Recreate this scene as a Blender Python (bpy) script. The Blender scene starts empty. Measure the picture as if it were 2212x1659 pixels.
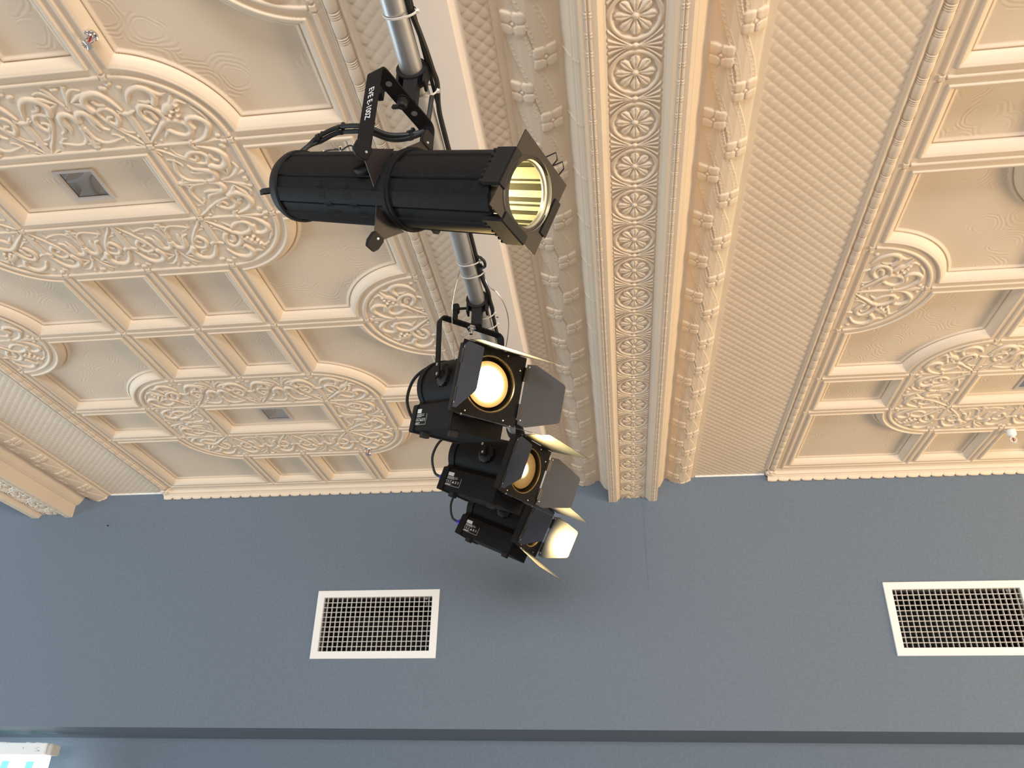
import bpy, math, random
import numpy as np
from mathutils import Vector, Matrix

SC = bpy.context.scene
COL = SC.collection
PI = math.pi
CZ = 1.55                      # eye height of the camera above the floor
H = CZ + 1.80                  # flat level of the pressed-metal ceiling

# ------------------------------------------------------------------ camera
cam = bpy.data.cameras.new('camera')
cam.sensor_fit = 'HORIZONTAL'
cam.sensor_width = 36.0
cam.lens = 36.0 * 1739.93 / 2212.0
cam.clip_start = 0.05
cam.clip_end = 60
camo = bpy.data.objects.new('camera', cam)
COL.objects.link(camo)
_r = Vector((0.9917190704204168, 0.12699419383338229, 0.019124855478497918))
_d = Vector((-0.0457399051601548, 0.48842148549093173, -0.8714082358956515))
_f = Vector((-0.12000477673994545, 0.8633173965833428, 0.4901856039462552))
camo.matrix_world = Matrix(((_r.x, -_d.x, -_f.x, 0), (_r.y, -_d.y, -_f.y, 0), (_r.z, -_d.z, -_f.z, CZ), (0, 0, 0, 1)))
SC.camera = camo

# ------------------------------------------------------------------ world, daylight, exposure
world = bpy.data.worlds.new('hall_ambient')
SC.world = world
world.use_nodes = True
_wn = world.node_tree
bg = _wn.nodes['Background']
# the unseen hall: timber floor glowing warm from below, paler walls at eye level
_tc = _wn.nodes.new('ShaderNodeTexCoord')
_sx = _wn.nodes.new('ShaderNodeSeparateXYZ')
_rp = _wn.nodes.new('ShaderNodeValToRGB')
_mr = _wn.nodes.new('ShaderNodeMapRange')
_mr.inputs['From Min'].default_value = -1.0
_rp.color_ramp.elements[0].position = 0.0
_rp.color_ramp.elements[0].color = (0.56, 0.455, 0.365, 1)
_rp.color_ramp.elements[1].position = 1.0
_rp.color_ramp.elements[1].color = (0.30, 0.31, 0.32, 1)
_e = _rp.color_ramp.elements.new(0.44)
_e.color = (0.30, 0.30, 0.30, 1)
_wn.links.new(_tc.outputs['Generated'], _sx.inputs[0])
_wn.links.new(_sx.outputs['Z'], _mr.inputs['Value'])
_wn.links.new(_mr.outputs[0], _rp.inputs['Fac'])
_wn.links.new(_rp.outputs['Color'], bg.inputs[0])
bg.inputs[1].default_value = 0.80


def area(name, loc, target, sx, sy, power, color):
    l = bpy.data.lights.new(name, 'AREA')
    l.shape = 'RECTANGLE'
    l.size, l.size_y = sx, sy
    l.energy = power
    l.color = color
    o = bpy.data.objects.new(name, l)
    COL.objects.link(o)
    o.location = loc
    o.rotation_euler = (Vector(target) - Vector(loc)).to_track_quat('-Z', 'Y').to_euler()
    return o


area('daylight_behind', (0.8, -6.5, 1.8), (-0.1, 3.0, 3.0), 5.0, 1.5, 660, (0.98, 0.97, 0.97))
area('daylight_left', (-7.0, 3.3, 1.4), (0, 2.4, 3.2), 4.0, 1.6, 215, (0.66, 0.86, 1.0))
area('warm_hall_lamps', (6.2, 2.0, 1.2), (0.6, 2.6, 3.3), 3.5, 1.3, 300, (1.0, 0.74, 0.43))

SC.view_settings.view_transform = 'Standard'
SC.view_settings.look = 'None'
SC.view_settings.exposure = 0.0
SC.view_settings.gamma = 1.0
SC.view_settings.use_curve_mapping = False


# ------------------------------------------------------------------ materials
def nodes(name):
    m = bpy.data.materials.new(name)
    m.use_nodes = True
    nt = m.node_tree
    return m, nt, nt.nodes['Principled BSDF']


def mat(name, col, rough=0.5, metal=0.0, noise=0.0, nscale=40.0, bump=0.0, bscale=200.0, spec=0.5, emit=None, estr=0.0):
    m, nt, b = nodes(name)
    b.inputs['Base Color'].default_value = (*col, 1)
    b.inputs['Roughness'].default_value = rough
    b.inputs['Metallic'].default_value = metal
    b.inputs['Specular IOR Level'].default_value = spec
    if emit:
        b.inputs['Emission Color'].default_value = (*emit, 1)
        b.inputs['Emission Strength'].default_value = estr
    tc = nt.nodes.new('ShaderNodeTexCoord')
    if noise > 0:
        n = nt.nodes.new('ShaderNodeTexNoise')
        n.inputs['Scale'].default_value = nscale
        n.inputs['Detail'].default_value = 4
        nt.links.new(tc.outputs['Object'], n.inputs['Vector'])
        r = nt.nodes.new('ShaderNodeValToRGB')
        r.color_ramp.elements[0].position = 0.3
        r.color_ramp.elements[1].position = 0.7
        r.color_ramp.elements[0].color = (*[c * (1 - noise) for c in col], 1)
        r.color_ramp.elements[1].color = (*[min(1, c * (1 + noise)) for c in col], 1)
        nt.links.new(n.outputs['Fac'], r.inputs['Fac'])
        nt.links.new(r.outputs['Color'], b.inputs['Base Color'])
    if bump > 0:
        n2 = nt.nodes.new('ShaderNodeTexNoise')
        n2.inputs['Scale'].default_value = bscale
        n2.inputs['Detail'].default_value = 3
        nt.links.new(tc.outputs['Object'], n2.inputs['Vector'])
        bp = nt.nodes.new('ShaderNodeBump')
        bp.inputs['Strength'].default_value = 1.0
        bp.inputs['Distance'].default_value = bump
        nt.links.new(n2.outputs['Fac'], bp.inputs['Height'])
        nt.links.new(bp.outputs['Normal'], b.inputs['Normal'])
    return m


PAINT = (0.80, 0.665, 0.515)
M = {}
M['paint'] = mat('cream_ceiling_paint', PAINT, 0.55, noise=0.025, nscale=6, bump=0.0002, bscale=160, spec=0.3)
M['rail_paint'] = mat('white_rail_paint', (0.90, 0.80, 0.71), 0.5, noise=0.02, nscale=5, spec=0.3)
M['white'] = mat('white_powder_coat', (0.86, 0.86, 0.84), 0.4)
M['grid'] = mat('white_grille_metal', (0.62, 0.60, 0.57), 0.5)
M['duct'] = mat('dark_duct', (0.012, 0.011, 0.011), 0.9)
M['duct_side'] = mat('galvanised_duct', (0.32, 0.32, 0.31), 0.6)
M['black'] = mat('black_powder_coat', (0.013, 0.012, 0.012), 0.6, noise=0.15, nscale=90, bump=0.00012, bscale=900, spec=0.10)
M['black_matte'] = mat('matt_black_metal', (0.010, 0.009, 0.009), 0.6, bump=0.0001, bscale=700, spec=0.35)
M['black_gloss'] = mat('black_anodised_metal', (0.012, 0.012, 0.012), 0.28, spec=0.5)
M['leaf'] = mat('black_painted_sheet', (0.027, 0.034, 0.053), 0.46, noise=0.06, nscale=30, bump=0.00005, bscale=500, spec=0.42)
M['rubber'] = mat('black_rubber', (0.010, 0.010, 0.010), 0.55)
M['steel'] = mat('zinc_plated_steel', (0.62, 0.62, 0.62), 0.28, 1.0)
M['chrome'] = mat('chrome', (0.80, 0.79, 0.78), 0.07, 1.0)
M['alu'] = mat('mill_aluminium', (0.56, 0.55, 0.54), 0.42, 0.75, noise=0.05, nscale=12)
M['mirror'] = mat('satin_reflector', (0.72, 0.72, 0.72), 0.10, 1.0)
M['gold'] = mat('polished_lamp_bore', (0.60, 0.50, 0.30), 0.22, 1.0)
M['blue'] = mat('blue_plastic', (0.018, 0.022, 0.50), 0.4)
M['red'] = mat('red_glass_bulb', (0.35, 0.012, 0.01), 0.1)
M['tie'] = mat('white_nylon', (0.80, 0.76, 0.70), 0.45)
M['print'] = mat('white_print', (0.78, 0.78, 0.76), 0.6)
M['rivet'] = mat('pale_rivet', (0.75, 0.72, 0.70), 0.35, 0.6)


def paint_swirl():
    m, nt, b = nodes('combed_ceiling_paint')
    b.inputs['Roughness'].default_value = 0.55
    b.inputs['Specular IOR Level'].default_value = 0.3
    L = nt.links
    tc = nt.nodes.new('ShaderNodeTexCoord')
    n = nt.nodes.new('ShaderNodeTexNoise'); n.inputs['Scale'].default_value = 5; n.inputs['Detail'].default_value = 4
    L.new(tc.outputs['Object'], n.inputs['Vector'])
    r = nt.nodes.new('ShaderNodeValToRGB')
    r.color_ramp.elements[0].color = (*[c * 0.975 for c in PAINT], 1)
    r.color_ramp.elements[1].color = (*[c * 1.025 for c in PAINT], 1)
    L.new(n.outputs['Fac'], r.inputs['Fac']); L.new(r.outputs['Color'], b.inputs['Base Color'])
    # combed fans: rings about scattered centres, broken up by noise, only on the sunk panel floors
    warp = nt.nodes.new('ShaderNodeTexNoise'); warp.inputs['Scale'].default_value = 9
    L.new(tc.outputs['Object'], warp.inputs['Vector'])
    mx = nt.nodes.new('ShaderNodeMix'); mx.data_type = 'VECTOR'; mx.inputs['Factor'].default_value = 0.06
    L.new(tc.outputs['Object'], mx.inputs[4]); L.new(warp.outputs['Color'], mx.inputs[5])
    vo = nt.nodes.new('ShaderNodeTexVoronoi'); vo.voronoi_dimensions = '2D'; vo.inputs['Scale'].default_value = 10
    L.new(mx.outputs[1], vo.inputs['Vector'])
    mu = nt.nodes.new('ShaderNodeMath'); mu.operation = 'MULTIPLY'; mu.inputs[1].default_value = 46
    L.new(vo.outputs['Distance'], mu.inputs[0])
    sn = nt.nodes.new('ShaderNodeMath'); sn.operation = 'SINE'
    L.new(mu.outputs[0], sn.inputs[0])
    # keep only a sweep of each ring, turned at random from fan to fan
    df = nt.nodes.new('ShaderNodeVectorMath'); df.operation = 'SUBTRACT'
    L.new(mx.outputs[1], df.inputs[0]); L.new(vo.outputs['Position'], df.inputs[1])
    rc = nt.nodes.new('ShaderNodeVectorMath'); rc.operation = 'SUBTRACT'; rc.inputs[1].default_value = (0.5, 0.5, 0.5)
    L.new(vo.outputs['Color'], rc.inputs[0])
    rn = nt.nodes.new('ShaderNodeVectorMath'); rn.operation = 'NORMALIZE'
    L.new(rc.outputs[0], rn.inputs[0])
    dt = nt.nodes.new('ShaderNodeVectorMath'); dt.operation = 'DOT_PRODUCT'
    L.new(df.outputs[0], dt.inputs[0]); L.new(rn.outputs[0], dt.inputs[1])
    mr = nt.nodes.new('ShaderNodeMapRange'); mr.inputs['From Min'].default_value = 0.008; mr.inputs['From Max'].default_value = 0.022
    L.new(dt.outputs['Value'], mr.inputs['Value'])
    m1 = nt.nodes.new('ShaderNodeMath'); m1.operation = 'MULTIPLY'
    L.new(sn.outputs[0], m1.inputs[0]); L.new(mr.outputs[0], m1.inputs[1])
    ms = nt.nodes.new('ShaderNodeMapRange'); ms.inputs['From Min'].default_value = 0.22; ms.inputs['From Max'].default_value = 0.36
    L.new(vo.outputs['Distance'], ms.inputs['Value'])
    m0 = nt.nodes.new('ShaderNodeMath'); m0.operation = 'MULTIPLY'
    L.new(m1.outputs[0], m0.inputs[0]); L.new(ms.outputs[0], m0.inputs[1])
    at = nt.nodes.new('ShaderNodeAttribute'); at.attribute_name = 'sunk'
    m2 = nt.nodes.new('ShaderNodeMath'); m2.operation = 'MULTIPLY'
    L.new(m0.outputs[0], m2.inputs[0]); L.new(at.outputs['Fac'], m2.inputs[1])
    bp = nt.nodes.new('ShaderNodeBump'); bp.inputs['Strength'].default_value = 1.0; bp.inputs['Distance'].default_value = 0.0003
    L.new(m2.outputs[0], bp.inputs['Height']); L.new(bp.outputs['Normal'], b.inputs['Normal'])
    return m


M['combed'] = paint_swirl()


def wall_paint():
    m, nt, b = nodes('blue_grey_wall_paint')
    b.inputs['Roughness'].default_value = 0.6
    b.inputs['Specular IOR Level'].default_value = 0.3
    L = nt.links
    tc = nt.nodes.new('ShaderNodeTexCoord')
    n = nt.nodes.new('ShaderNodeTexNoise'); n.inputs['Scale'].default_value = 70; n.inputs['Detail'].default_value = 5
    L.new(tc.outputs['Object'], n.inputs['Vector'])
    r = nt.nodes.new('ShaderNodeValToRGB')
    r.color_ramp.elements[0].position = 0.32; r.color_ramp.elements[1].position = 0.68
    r.color_ramp.elements[0].color = (0.136, 0.174, 0.224, 1)
    r.color_ramp.elements[1].color = (0.156, 0.196, 0.249, 1)
    L.new(n.outputs['Fac'], r.inputs['Fac']); L.new(r.outputs['Color'], b.inputs['Base Color'])
    n2 = nt.nodes.new('ShaderNodeTexNoise'); n2.inputs['Scale'].default_value = 260
    L.new(tc.outputs['Object'], n2.inputs['Vector'])
    bp = nt.nodes.new('ShaderNodeBump'); bp.inputs['Distance'].default_value = 0.0004; bp.inputs['Strength'].default_value = 1
    L.new(n2.outputs['Fac'], bp.inputs['Height']); L.new(bp.outputs['Normal'], b.inputs['Normal'])
    return m


M['wall'] = wall_paint()


def glow(name, col, strength):
    m = bpy.data.materials.new(name)
    m.use_nodes = True
    nt = m.node_tree
    for n in list(nt.nodes):
        nt.nodes.remove(n)
    o = nt.nodes.new('ShaderNodeOutputMaterial')
    e = nt.nodes.new('ShaderNodeEmission')
    e.inputs[0].default_value = (*col, 1)
    e.inputs[1].default_value = strength
    nt.links.new(e.outputs[0], o.inputs[0])
    return m


# ------------------------------------------------------------------ object helpers
def link(name, me, m=None, parent=None):
    o = bpy.data.objects.new(name, me)
    COL.objects.link(o)
    if m is not None:
        me.materials.append(m)
    if parent is not None:
        o.parent = parent
    return o


def tag(o, label=None, cat=None, group=None, kind=None):
    if label: o['label'] = label
    if cat: o['category'] = cat
    if group: o['group'] = group
    if kind: o['kind'] = kind
    return o


def empty(name, mw=None, loc=None):
    o = bpy.data.objects.new(name, None)
    COL.objects.link(o)
    o.empty_display_size = 0.05
    if mw is not None: o.matrix_world = mw
    if loc is not None: o.location = loc
    return o


def grid_mesh(name, V, flip=False, keep=None, attr=None):
    """V: (ny, nx, 3) array of points -> one smooth quad mesh"""
    ny, nx = V.shape[:2]
    idx = np.arange(ny * nx).reshape(ny, nx)
    a, b, c, d = idx[:-1, :-1], idx[:-1, 1:], idx[1:, 1:], idx[1:, :-1]
    F = np.stack([a, b, c, d] if not flip else [a, d, c, b], -1).reshape(-1, 4)
    if keep is not None:
        F = F[keep.reshape(-1)]
    me = bpy.data.meshes.new(name)
    me.vertices.add(ny * nx)
    me.vertices.foreach_set('co', np.ascontiguousarray(V, dtype=np.float32).reshape(-1))
    nf = len(F)
    me.loops.add(nf * 4)
    me.loops.foreach_set('vertex_index', F.astype(np.int32).reshape(-1))
    me.polygons.add(nf)
    me.polygons.foreach_set('loop_start', np.arange(0, nf * 4, 4, dtype=np.int32))
    me.polygons.foreach_set('use_smooth', np.ones(nf, dtype=bool))
    if attr is not None:
        at = me.attributes.new('sunk', 'FLOAT', 'POINT')
        at.data.foreach_set('value', attr.astype(np.float32).reshape(-1))
    me.update(calc_edges=True)
    me.validate()
    return me


class MB:
    """collects simple solids, then links them as ONE mesh object"""
    def __init__(s):
        s.v, s.f = [], []

    def add(s, vs, fs):
        k = len(s.v)
        s.v += [tuple(v) for v in vs]
        s.f += [tuple(i + k for i in f) for f in fs]
        return s

    def box(s, c, size, R=None):
        c = Vector(c); hx, hy, hz = [q / 2 for q in size]
        vs = [Vector((x, y, z)) for x in (-hx, hx) for y in (-hy, hy) for z in (-hz, hz)]
        if R is not None: vs = [R @ v for v in vs]
        return s.add([c + v for v in vs], [(0, 1, 3, 2), (4, 6, 7, 5), (0, 4, 5, 1), (2, 3, 7, 6), (0, 2, 6, 4), (1, 5, 7, 3)])

    def prism(s, poly, o, ux, uy, un, t):
        """2-D polygon in the plane o + x*ux + y*uy, extruded by t along un (centred)"""
        o, ux, uy, un = Vector(o), Vector(ux), Vector(uy), Vector(un)
        n = len(poly)
        a = [o + ux * p[0] + uy * p[1] - un * t / 2 for p in poly]
        b = [q + un * t for q in a]
        return s.add(a + b, [tuple(range(n - 1, -1, -1)), tuple(range(n, 2 * n))] + [(i, (i + 1) % n, n + (i + 1) % n, n + i) for i in range(n)])

    def lathe(s, prof, o, ax, n=32, a0=0.0, a1=2 * PI, xdir=None):
        """prof: list of (radius, height along ax)"""
        ax = Vector(ax).normalized(); o = Vector(o)
        x = Vector(xdir) if xdir is not None else ax.orthogonal()
        x = (x - ax * x.dot(ax)).normalized(); y = ax.cross(x)
        full = abs(a1 - a0 - 2 * PI) < 1e-6
        m = n if full else n + 1
        vs, fs = [], []
        for r, h in prof:
            for k in range(m):
                t = a0 + (a1 - a0) * k / n
                vs.append(o + ax * h + (x * math.cos(t) + y * math.sin(t)) * r)
        for i in range(len(prof) - 1):
            for k in range(n):
                k2 = (k + 1) % m
                fs.append((i * m + k, i * m + k2, (i + 1) * m + k2, (i + 1) * m + k))
        return s.add(vs, fs)

    def cyl(s, a, b, r, n=16, r2=None):
        a, b = Vector(a), Vector(b)
        h = (b - a).length
        r2 = r if r2 is None else r2
        return s.lathe([(0.0, 0), (r, 0), (r2, h), (0.0, h)], a, b - a, n)

    def tube(s, pts, r, n=8):
        pts = [Vector(p) for p in pts]
        t0 = (pts[1] - pts[0]).normalized()
        x = t0.orthogonal().normalized()
        vs, fs = [], []
        for i, p in enumerate(pts):
            t = (pts[min(i + 1, len(pts) - 1)] - pts[max(i - 1, 0)]).normalized()
            x = (x - t * x.dot(t)).normalized(); y = t.cross(x)
            rr = r[i] if isinstance(r, (list, tuple)) else r
            for k in range(n):
                a = 2 * PI * k / n
                vs.append(p + (x * math.cos(a) + y * math.sin(a)) * rr)
        for i in range(len(pts) - 1):
            for k in range(n):
                fs.append((i * n + k, i * n + (k + 1) % n, (i + 1) * n + (k + 1) % n, (i + 1) * n + k))
        fs += [tuple(range(n - 1, -1, -1)), tuple(range((len(pts) - 1) * n, len(pts) * n))]
        return s.add(vs, fs)

    def strap(s, pts, nrm, w, t):
        """flat bar of width w (along nrm) and thickness t following pts in the plane across nrm"""
        pts = [Vector(p) for p in pts]; nrm = Vector(nrm).normalized()
        vs, fs = [], []
        for i, p in enumerate(pts):
            d1 = (pts[i] - pts[i - 1]).normalized() if i > 0 else None
            d2 = (pts[i + 1] - pts[i]).normalized() if i < len(pts) - 1 else None
            if d1 is None: d1 = d2
            if d2 is None: d2 = d1
            tg = (d1 + d2).normalized()
            sd = nrm.cross(tg).normalized()
            k = 1.0 / max(0.5, sd.dot(nrm.cross(d1).normalized()))
            for a, b in ((-1, -1), (1, -1), (1, 1), (-1, 1)):
                vs.append(p + nrm * (a * w / 2) + sd * (b * t / 2 * k))
        for i in range(len(pts) - 1):
            for k in range(4):
                fs.append((i * 4 + k, i * 4 + (k + 1) % 4, (i + 1) * 4 + (k + 1) % 4, (i + 1) * 4 + k))
        fs += [(3, 2, 1, 0), tuple((len(pts) - 1) * 4 + k for k in range(4))]
        return s.add(vs, fs)

    def build(s, name, m, parent=None, smooth=35, bevel=0.0, seg=2):
        me = bpy.data.meshes.new(name)
        me.from_pydata(s.v, [], s.f)
        me.validate()
        import bmesh
        bm = bmesh.new(); bm.from_mesh(me)
        bmesh.ops.remove_doubles(bm, verts=bm.verts, dist=1e-6)
        bmesh.ops.recalc_face_normals(bm, faces=bm.faces)
        if bevel > 0:
            es = [e for e in bm.edges if len(e.link_faces) == 2 and e.calc_face_angle(0) > math.radians(40)]
            bmesh.ops.bevel(bm, geom=es, offset=bevel, segments=seg, affect='EDGES', clamp_overlap=True)
        bm.to_mesh(me); bm.free()
        if smooth:
            me.polygons.foreach_set('use_smooth', [True] * len(me.polygons))
            me.set_sharp_from_angle(angle=math.radians(smooth))
        me.update()
        return link(name, me, m, parent)


def arc_pts(c, r, a0, a1, n, ux, uy):
    c, ux, uy = Vector(c), Vector(ux), Vector(uy)
    return [c + ux * (r * math.cos(a0 + (a1 - a0) * i / n)) + uy * (r * math.sin(a0 + (a1 - a0) * i / n)) for i in range(n + 1)]


def catmull(pts, per=8):
    P = np.array(pts, float)
    P = np.vstack([2 * P[0] - P[1], P, 2 * P[-1] - P[-2]])
    out = []
    for i in range(1, len(P) - 2):
        for t in np.linspace(0, 1, per, endpoint=False):
            out.append(0.5 * ((2 * P[i]) + (-P[i - 1] + P[i + 1]) * t + (2 * P[i - 1] - 5 * P[i] + 4 * P[i + 1] - P[i + 2]) * t * t
                              + (-P[i - 1] + 3 * P[i] - 3 * P[i + 1] + P[i + 2]) * t ** 3))
    out.append(P[-2])
    return np.array(out)

# ------------------------------------------------------------------ pressed-metal ceiling
A_, B_, C_, S_, E_ = 0.3273, 0.2546, 0.3256, 0.4007, 0.3945
XC, Y1 = -1.6703, 2.5936                  # middle of the coffered field, row of the half ovals
XB = A_ + B_ + E_                         # border rail
WALL = 4.3154
VB = S_ + 2 * B_ + C_ + S_                # last row rail beside the wall (v = 1.636)
FIELD = 3.5686                            # one bay to the next
XBM = 0.100                               # beam axis
Y0 = 0.72

STRIP = [
    ('dots', 0.009, 0.007, [(0.1387, 0.2202), (0.1622, 0.2293), (0.1835, 0.2178)]),
    ('line', (0.006, 0.008, 0.006), 0.008, [(0.1407, 0.1393), (0.1498, 0.1271), (0.1608, 0.1259), (0.1871, 0.1313)]),
    ('line', (0.005, 0.006, 0.009), 0.009, [(0.1551, 0.0021), (0.1391, 0.0297), (0.1209, 0.0525), (0.1051, 0.0749), (0.0925, 0.0937), (0.081, 0.1178), (0.0775, 0.1351), (0.0839, 0.1455), (0.1061, 0.1514), (0.121, 0.1414), (0.127, 0.124), (0.1227, 0.1047), (0.1087, 0.089)]),
    ('line', (0.009, 0.008, 0.005), 0.008, [(0.1087, 0.089), (0.0979, 0.0988), (0.0925, 0.1094), (0.1003, 0.1185), (0.1107, 0.1202)]),
    ('line', (0.003, 0.004, 0.005), 0.005, [(0.1466, 0.0556), (0.1257, 0.0609), (0.1141, 0.0739), (0.1055, 0.0835)]),
    ('line', (0.004, 0.012, 0.013), 0.013, [(0.1509, 0.1409), (0.1448, 0.1581), (0.136, 0.1781), (0.1237, 0.1955), (0.1069, 0.2054), (0.0883, 0.2048), (0.0692, 0.1963), (0.058, 0.1786), (0.0592, 0.1621), (0.0664, 0.1475)]),
    ('line', (0.012, 0.009, 0.003), 0.009, [(0.0782, 0.2033), (0.0579, 0.2002), (0.0369, 0.1891), (0.0234, 0.1825)]),
    ('line', (0.003, 0.008, 0.01), 0.007, [(0.0226, 0.1812), (0.0402, 0.1724), (0.0527, 0.1628)]),
    ('line', (0.007, 0.006, 0.004), 0.007, [(0.0855, 0.1783), (0.0922, 0.1667), (0.1101, 0.1619), (0.0887, 0.1533)]),
    ('line', (0.009, 0.013, 0.004), 0.011, [(0.0041, 0.112), (0.0059, 0.1261), (0.0143, 0.1393), (0.0309, 0.143), (0.0435, 0.1332), (0.0524, 0.1096), (0.0592, 0.0857), (0.0744, 0.0753)]),
    ('line', (0.012, 0.01, 0.004), 0.009, [(0.0424, 0.1277), (0.0418, 0.1079), (0.0413, 0.0877), (0.0441, 0.0728)]),
    ('line', (0.007, 0.006, 0.005), 0.008, [(0.006, 0.0887), (0.008, 0.0649), (0.0148, 0.0448), (0.0307, 0.0309), (0.0536, 0.0284), (0.0822, 0.0359), (0.1008, 0.0428)]),
    ('line', (0.005, 0.004, 0.003), 0.005, [(0.1008, 0.0428), (0.104, 0.0275), (0.103, 0.0215)]),
    ('line', (0.003, 0.004, 0.004), 0.005, [(0.1061, 0.0227), (0.0963, 0.0433), (0.0839, 0.0551), (0.0735, 0.0577)]),
    ('line', (0.006, 0.005, 0.009), 0.008, [(0.0039, 0.1005), (-0.0044, 0.0722), (-0.0065, 0.0456), (-0.0029, 0.024)]),
    ('line', (0.004, 0.006, 0.004), 0.007, [(-0.0255, 0.0386), (-0.0149, 0.0283), (0.003, 0.0294), (0.0233, 0.0348)]),
    ('dots', 0.011, 0.009, [(-0.0004, 0.016)]),
    ('line', (0.004, 0.006, 0.008), 0.006, [(0.003, 0.1545), (0.0098, 0.1758), (0.0165, 0.1967), (0.0247, 0.2198), (0.0322, 0.2347)]),
    ('line', (0.004, 0.008, 0.004), 0.007, [(0.006, 0.1735), (0.0187, 0.1965), (0.0322, 0.2137), (0.0508, 0.2248), (0.0705, 0.22)]),
    ('dots', 0.008, 0.007, [(0.004, 0.23)]),
    ('line', (0.003, 0.005, 0.004), 0.006, [(0.1234, 0.0147), (0.1514, 0.004)]),
    ('dots', 0.006, 0.006, [(0.1771, 0.0419)]),
]
QUARTER = [
    ('line', (0.004, 0.006, 0.009), 0.009, [(0.0032, 0.0009), (0.0386, 0.0013), (0.0843, 0.0007), (0.1294, 0.0022)]),
    ('line', (0.006, 0.008, 0.006), 0.011, [(0.1249, -0.0066), (0.1292, 0.003), (0.134, 0.0105)]),
    ('line', (0.004, 0.008, 0.004), 0.008, [(0.1402, -0.0041), (0.1752, 0.0004), (0.2146, 0.0043), (0.2327, -0.0035)]),
    ('dots', 0.008, 0.007, [(0.2226, 0.0194), (0.2373, -0.004), (0.2185, -0.0323)]),
    ('line', (0.005, 0.011, 0.009), 0.012, [(0.1362, 0.0023), (0.1621, 0.0069), (0.1856, 0.0192), (0.2023, 0.0391), (0.2125, 0.0575), (0.2089, 0.0771), (0.1919, 0.0903), (0.1715, 0.0924), (0.1589, 0.0822), (0.1645, 0.0547)]),
    ('line', (0.003, 0.006, 0.009), 0.01, [(0.0023, 0.005), (0.0273, 0.0294), (0.0533, 0.0524), (0.0783, 0.0771)]),
    ('line', (0.011, 0.009, 0.009), 0.011, [(0.0824, 0.0786), (0.1016, 0.09), (0.1243, 0.0877), (0.1452, 0.076), (0.1542, 0.0596), (0.1506, 0.0405), (0.1308, 0.0307), (0.1061, 0.0392), (0.0886, 0.0547)]),
    ('line', (0.008, 0.006, 0.003), 0.006, [(0.0891, 0.0527), (0.0743, 0.0404), (0.064, 0.0276)]),
    ('line', (0.01, 0.01, 0.009), 0.011, [(0.0824, 0.0786), (0.0988, 0.0922), (0.0961, 0.119), (0.0788, 0.1432), (0.0549, 0.1512), (0.039, 0.1361), (0.0379, 0.1099), (0.0517, 0.0856)]),
    ('line', (0.009, 0.008, 0.006), 0.008, [(0.0728, 0.0987), (0.069, 0.1218), (0.0558, 0.1307), (0.051, 0.1237)]),
    ('line', (0.014, 0.018, 0.012), 0.012, [(0.1108, 0.1212), (0.1269, 0.1345), (0.146, 0.1436)]),
    ('dots', 0.007, 0.015, [(0.1207, 0.1089), (0.1433, 0.1066), (0.1323, 0.1228), (0.1509, 0.1265), (0.155, 0.1427)]),
    ('line', (0.01, 0.007, 0.003), 0.009, [(0.1393, 0.1443), (0.1507, 0.1651), (0.1553, 0.1756)]),
    ('line', (0.01, 0.007, 0.003), 0.009, [(0.1527, 0.143), (0.164, 0.1565), (0.1851, 0.1433)]),
    ('line', (0.004, 0.013, 0.01), 0.013, [(0.0225, 0.1674), (0.0359, 0.1915), (0.0537, 0.2058), (0.0777, 0.2123), (0.0994, 0.2029), (0.1089, 0.184), (0.1029, 0.1664), (0.0936, 0.1527)]),
    ('line', (0.011, 0.009, 0.003), 0.009, [(0.1059, 0.1951), (0.1266, 0.1821), (0.1449, 0.1856)]),
    ('line', (0.003, 0.007, 0.008), 0.007, [(0.055, 0.1677), (0.072, 0.1605), (0.0849, 0.161)]),
    ('dots', 0.008, 0.007, [(0.0021, 0.2325), (0.025, 0.2177)]),
    ('line', (0.003, 0.005, 0.004), 0.006, [(0.0143, 0.0552), (0.0338, 0.0583), (0.0506, 0.0722), (0.0618, 0.0807)]),
    ('dots', 0.006, 0.006, [(0.0186, 0.0422)]),
    ('dots', 0.005, 0.005, [(0.0224, 0.0119), (0.0456, 0.0195)]),
    ('line', (0.005, 0.007, 0.005), 0.008, [(-0.0053, 0.1238), (0.008, 0.1281), (0.022, 0.1341)]),
    ('line', (0.003, 0.006, 0.003), 0.006, [(0.2191, 0.0799), (0.2087, 0.1074), (0.1929, 0.1314)]),
]


def relief(U, V, strokes, mirrors):
    Hh = np.zeros_like(U)
    for st in strokes:
        if st[0] == 'dots':
            _, r, h, pts = st
            samples = [(p[0], p[1], r * .92, h * .72) for p in pts]
        else:
            _, rad, h, pts = st
            c = catmull(pts, 10)
            seg = np.r_[0, np.cumsum(np.hypot(*np.diff(c, axis=0).T))]
            t = seg / seg[-1]
            n = max(6, int(seg[-1] / 0.0016))
            tt = np.linspace(0, 1, n)
            xs, ys = np.interp(tt, t, c[:, 0]), np.interp(tt, t, c[:, 1])
            rr = np.interp(tt, [0, .5, 1], rad)
            rm = max(rad)
            samples = [(x, y, r * .84, h * .66 * (0.45 + 0.55 * r / rm)) for x, y, r in zip(xs, ys, rr)]
        for mf in mirrors:
            for x, y, r, h in samples:
                x2, y2 = mf(x, y)
                ci = np.abs(U[0] - x2) < r; ri = np.abs(V[:, 0] - y2) < r
                if not ci.any() or not ri.any(): continue
                i0, i1 = np.where(ri)[0][[0, -1]]; j0, j1 = np.where(ci)[0][[0, -1]]
                sub = (slice(i0, i1 + 1), slice(j0, j1 + 1))
                d2 = ((U[sub] - x2) ** 2 + (V[sub] - y2) ** 2) / (r * r)
                Hh[sub] = np.maximum(Hh[sub], h * np.sqrt(np.clip(1 - d2, 0, 1)))
    return Hh


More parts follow.
